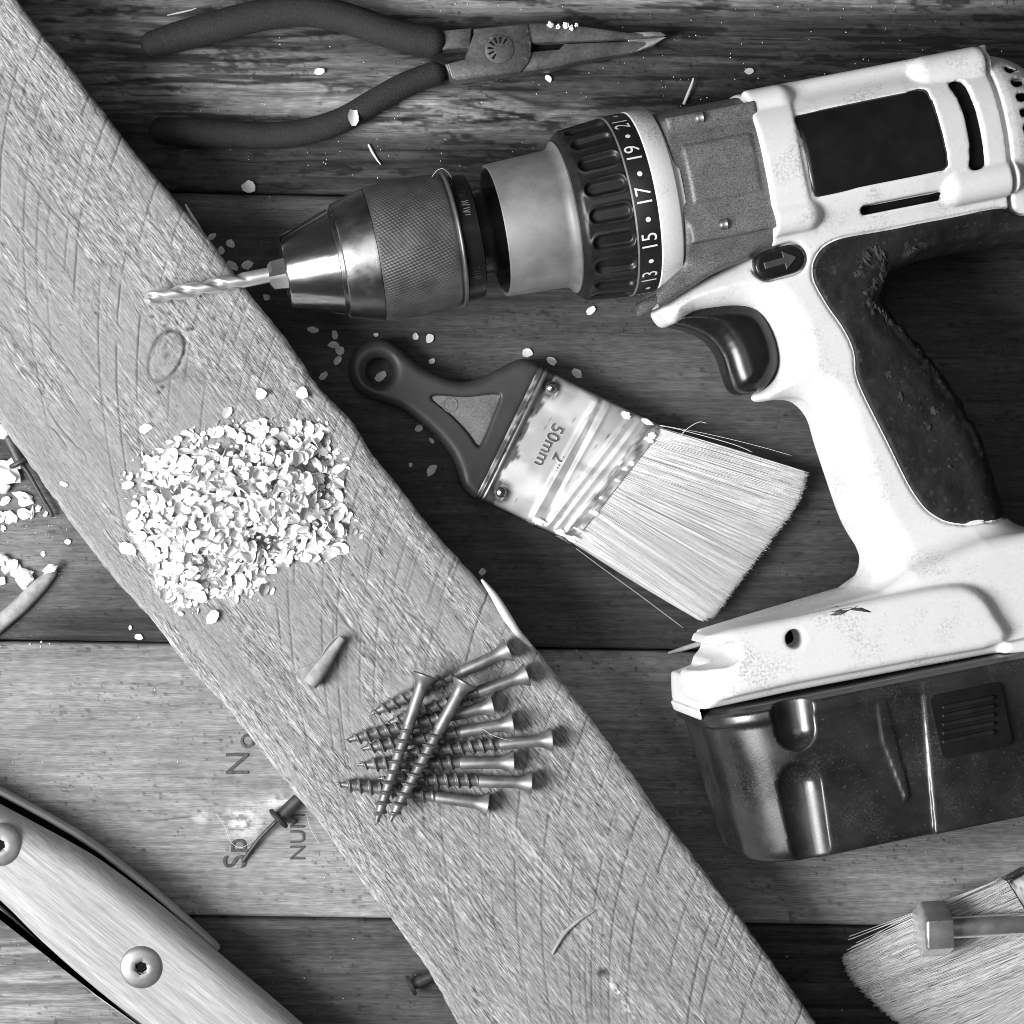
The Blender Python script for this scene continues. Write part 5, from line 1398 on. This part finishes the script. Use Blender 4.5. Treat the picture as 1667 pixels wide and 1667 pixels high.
for px, py, s_ in ((375, 397, 0.9), (360, 408, 0.8), (378, 432, 0.9), (402, 432, 0.9), (345, 385, 0.7), (434, 484, 0.6)):
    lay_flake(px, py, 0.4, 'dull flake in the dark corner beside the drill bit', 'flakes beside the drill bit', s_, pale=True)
for px, py, s_ in ((226, 1037, 0.7), (212, 1022, 0.4)):
    lay_flake(px, py, 0.6, 'white chip by the plank seam below the board', 'chips by the lower seam', s_)
for px, py, s_, lab in ((110, 882, 0.6, 'three-cornered white chip on the dark plank left of the board'),):
    lay_flake(px, py, 0.5, lab, None, s_)

# curled shaving on the board, thin curved splinter, stick and slivers
def sheet(name, rows, thick, m, label, cat):
    """closed thin shell over a grid of points"""
    A = np.array(rows, float); nx, ny, _ = A.shape
    du = np.gradient(A, axis=0); dv = np.gradient(A, axis=1); nn_ = np.cross(du, dv); nn_ /= np.linalg.norm(nn_, axis=-1, keepdims=True) + 1e-9
    Bk = A - nn_ * thick; V = np.concatenate([A.reshape(-1, 3), Bk.reshape(-1, 3)]); o_ = nx * ny; F = []
    for i in range(nx - 1):
        for j in range(ny - 1):
            a = i * ny + j; F += [(a, a + ny, a + ny + 1, a + 1), (o_ + a, o_ + a + 1, o_ + a + ny + 1, o_ + a + ny)]
    for i in range(nx - 1):
        F += [(i * ny, o_ + i * ny, o_ + (i + 1) * ny, (i + 1) * ny), (i * ny + ny - 1, (i + 1) * ny + ny - 1, o_ + (i + 1) * ny + ny - 1, o_ + i * ny + ny - 1)]
    for j in range(ny - 1):
        F += [(j, j + 1, o_ + j + 1, o_ + j), ((nx - 1) * ny + j, o_ + (nx - 1) * ny + j, o_ + (nx - 1) * ny + j + 1, (nx - 1) * ny + j + 1)]
    c = A.reshape(-1, 3).mean(0); c[2] = A[..., 2].min()
    o = obj(name, V - c, F, m, None, True, None, 60); o.location = Vector(c) / 1000
    return tag(o, label, cat)
a, b = PW(503, 1112, BZ + 1), PW(556, 1038, BZ + 1)
ax3 = (b - a) / np.linalg.norm(b - a); sd3 = np.array([-ax3[1], ax3[0], 0])
rows = []
for i in range(22):
    t = i / 21; c = a + (b - a) * t; rr_ = 2.5 - 1.2 * t + 0.2 * math.sin(5 * t); row = []
    wing = 5.2 * (1 - 0.75 * t) * (0.85 + 0.25 * math.sin(8 * t + 1))
    for j in range(20):
        q = -4.1 + 5.1 * j / 19
        if q <= 0: x_, z_ = rr_ * math.sin(q), rr_ * (1 - math.cos(q))
        else: x_, z_ = wing * q, 0.9 * q * q + 0.25 * math.sin(3 * q + 4 * t)
        row.append(c + sd3 * x_ + np.array([0, 0, z_ + 0.2 + 0.4 * t]))
    rows.append(row)
sheet('wood_shaving', rows, 0.35, M['grey_wood'], 'curled grey wood shaving on the board between flakes and screws', 'wood shaving')
def rod(name, pts, zs, rads, m, label, cat, n=8, squash=1.0):
    P = resample(np.array([PW(x, y, z) for (x, y), z in zip(pts, zs)]), closed=False, per=5); rr_ = np.interp(np.linspace(0, 1, len(P)), np.linspace(0, 1, len(rads)), rads)
    c = P.mean(0); c[2] = min(zs); V, F = tube(P - c, rr_, n); V[:, 2] *= squash
    o = obj(name, V, F, m, None, True, None, 60); o.location = Vector(c) / 1000
    return tag(o, label, cat)
rod('wood_splinter', [(968, 1482), (945, 1496), (922, 1516), (906, 1540), (899, 1554)], [BZ + .7] * 5, [0.2, 0.6, 0.75, 0.6, 0.35], M['grey_wood'], 'thin curved splinter lying on the lower part of the board', 'splinter')
rod('wood_stick', [(-60, 1062), (-10, 1022), (30, 988), (62, 956), (82, 936), (91, 928)], [2.8, 2.8, 2.7, 2.5, 2.2, 2.0], [2.9, 3.0, 3.0, 2.7, 1.9, 0.6], M['grey_wood'], 'rounded pale stick poking in from the left edge', 'stick')
rod('wood_splinter', [(1113, 170), (1120, 153), (1126, 138), (1129, 127)], [1.0, 1.6, 2.2, 2.8], [0.5, 0.6, 0.5, 0.25], M['pale_wood'], 'pale splinter standing behind the gear case', 'splinter')
rod('wood_splinter', [(1088, 1063), (1112, 1056), (1135, 1049), (1160, 1040)], [0.6, 2.4, 4.5, 7], [0.4, 0.9, 1.0, 0.9], M['grey_wood'], 'dark sliver sticking out under the drill foot', 'splinter')
rod('wood_splinter', [(600, 235), (606, 247), (614, 260), (620, 268)], [0.4] * 4, [0.4, 0.5, 0.35, 0.15], M['pale_wood'], 'short sliver below the lower plier grip', 'splinter')
rod('wood_splinter', [(272, 25), (290, 21), (308, 17), (320, 13)], [0.4] * 4, [0.2, 0.35, 0.3, 0.15], M['pale_wood'], 'thin sliver above the upper plier grip end', 'splinter')

# blind rivets
def blind_rivet(body_a, body_b, flange, mand, z, label, rb=2.3, rfl=4.4, rm=0.75):
    A, B_ = PW(*body_a, z), PW(*flange, z)
    e = empty('blind_rivet', (B_[0], B_[1], 0)); tag(e, label, 'rivet', 'blind rivets on the table')
    o0 = np.array([B_[0], B_[1], 0])
    V, F = tube(np.array([A, (A + B_) / 2, B_]) - o0, rb, 14); obj('rivet_body', V, F, M['iron'], e, True, None, 40)
    d_ = (B_ - A) / np.linalg.norm(B_ - A)
    V, F = tube(np.array([B_ - d_ * 0.6, B_, B_ + d_ * 0.6, B_ + d_ * 1.0]) - o0, [rfl * 0.92, rfl, rfl, rfl * 0.8], 20); obj('flange', V, F, M['iron'], e, True, None, 40)
    if mand:
        P = resample(np.array([PW(x, y, zz) for x, y, zz in mand]), closed=False, per=5); P = np.concatenate([[B_], P])
        V, F = tube(P - o0, np.r_[np.full(len(P) - 1, rm), rm * 0.25], 8); obj('mandrel', V, F, M['iron'], e)
blind_rivet((486, 1301), None, (454, 1332), [(445, 1342, 3.4), (425, 1362, 2.6), (408, 1384, 1.8), (394, 1404, 1.2)], 4.5, 'dark blind rivet over the stamped letters beside the board')
blind_rivet((706, 1587), None, (670, 1604), None, 4.2, 'dark blind rivet half under the board on the bottom plank', 1.9, 3.7)
blind_rivet((14, 712), None, (33, 752), [(46, 770, 4), (60, 795, 3.6), (72, 816, 3.2), (82, 832, 2.8), (85, 842, 2.4)], 4.5, 'dark blind rivet among the white crumbs left of the board', 2.1, 4.3)

# crumbs of filler on the left, dust
def crumb_mesh(seed):
    r = np.random.default_rng(seed); bm = bmesh.new(); bmesh.ops.create_icosphere(bm, subdivisions=2, radius=1.0)
    for v in bm.verts:
        p = np.array(v.co[:]); n_ = fbm(np.array([p[0] * 1.8 + 5 + seed]), np.array([p[1] * 1.8 + p[2]]), seed, 3)[0]
        v.co = Vector(p * (0.55 + 0.9 * n_)) ; v.co.z *= 0.6
    V = np.array([v.co[:] for v in bm.verts]); V *= (1 + 0.22 * r.normal(0, 1, (len(V), 1))); bm.verts.index_update(); F = [tuple(v.index for v in f.verts) for f in bm.faces]; bm.free()
    V[:, 2] -= V[:, 2].min()
    return mk_mesh('filler_crumb', V, F, M['crumb'], False)
CM = [crumb_mesh(500 + k) for k in range(7)]
big = [(10, 772, 3.4), (4, 790, 3.0), (22, 752, 2.0), (40, 812, 2.3), (18, 842, 2.0), (40, 838, 1.9), (52, 836, 1.6), (62, 828, 1.3), (4, 912, 2.6), (16, 922, 2.4), (28, 932, 2.1), (42, 936, 2.6), (36, 948, 2.0), (30, 757, 1.7), (2, 842, 2.2), (75, 837, 0.9), (8, 815, 1.6), (5, 860, 1.2), (3, 700, 2.4), (70, 902, 0.9), (2, 945, 1.4)]
for x, y, s_ in big:
    o = obj_of('filler_crumb', CM[rf.integers(7)]); o.matrix_world = Matrix.Translation(Vector(PW(x, y, 0.3)) / 1000) @ Matrix.Rotation(rf.uniform(0, 6.28), 4, 'Z') @ Matrix.Diagonal((s_ * rf.uniform(0.9, 1.5), s_ * rf.uniform(0.6, 1.0), s_ * rf.uniform(0.5, 0.9), 1))
    tag(o, 'white filler crumb scattered on the plank left of the board', 'crumb', 'white crumbs left of the board')
o = obj_of('filler_crumb', CM[3]); o.matrix_world = Matrix.Translation(Vector(PW(82, 927, 4.0)) / 1000) @ Matrix.Rotation(0.5, 4, 'Z') @ Matrix.Diagonal((3.0, 1.2, 1.0, 1))
tag(o, 'white filler crumb resting on the tip of the stick', 'crumb', 'white crumbs left of the board')
for k_, (x, y, s_) in enumerate(((895, 41, 1.0), (908, 44, 0.8), (921, 43, 1.2), (930, 47, 0.9), (938, 41, 0.7))):
    o = obj_of('filler_crumb', CM[k_]); o.matrix_world = Matrix.Translation(Vector(PW(x, y, 10.0)) / 1000) @ Matrix.Scale(s_, 4)
    tag(o, 'tiny white crumb on the upper plier jaw', 'crumb', 'white crumbs on the plier jaw')
mbd = MB()
def speck(px, py, z, s_):
    me = CM[rf.integers(7)]; a = rf.uniform(0, 6.28); p = PW(px, py, z)
    V = np.array([v.co[:] for v in me.vertices][:12]) * 1000
    V = np.array([(s_, 0, 0), (0, s_ * 0.7, 0), (-s_, 0.1 * s_, 0), (0, -s_ * 0.8, 0), (0, 0, s_ * 0.6)]); c, s2 = math.cos(a), math.sin(a)
    V = np.stack([c * V[:, 0] - s2 * V[:, 1], s2 * V[:, 0] + c * V[:, 1], V[:, 2]], 1) + p
    mbd.add(V, [(0, 1, 4), (1, 2, 4), (2, 3, 4), (3, 0, 4)])
for k_ in range(1500):
    q = rf.uniform()
    if q < 0.35: x, y = rf.normal(40, 45), rf.normal(840, 70)
    elif q < 0.5: x, y = rf.normal(690, 60), rf.normal(690, 70)
    elif q < 0.62: x, y = rf.normal(760, 90), rf.normal(560, 35)
    elif q < 0.8: x, y = rf.uniform(300, 1660), rf.uniform(0, 300)
    else: x, y = rf.uniform(0, 1667), rf.uniform(300, 1667)
    tb = x * bn[0] + y * bn[1]
    if -435 < tb < 25: continue
    speck(x, y, 0.15, rf.uniform(0.12, 0.42) * (1.2 if q < 0.35 else 0.8))
V, F = mbd.data()
o = obj('dust', V, F, M['crumb'], None, False); tag(o, 'fine pale sawdust specks scattered over the planks', 'sawdust', None, 'stuff')
mbh = MB()
wconv = lambda p, z: PW(p[0], p[1], z)
hair([(703, 288), (712, 277), (722, 275), (732, 284), (738, 297)], [52, 56, 58, 56, 50], 0.09, wconv, mbh)
hair([(785, 1186), (800, 1196), (820, 1203), (836, 1206)], [44, 46, 47, 46], 0.08, wconv, mbh)
hair([(352, 1326), (366, 1345), (374, 1368), (390, 1380), (408, 1372), (420, 1360)], [1, 1.4, 1.4, 1.4, 2, 1], 0.09, wconv, mbh)
hair([(500, 1330), (506, 1350), (520, 1374)], [1, 1.5, 1], 0.08, wconv, mbh)
V, F = mbh.data(); o = obj('loose_fibres', V, F, M['fibre']); tag(o, 'fine loose fibres lying over chuck, screws and plank', 'fibres', None, 'stuff')
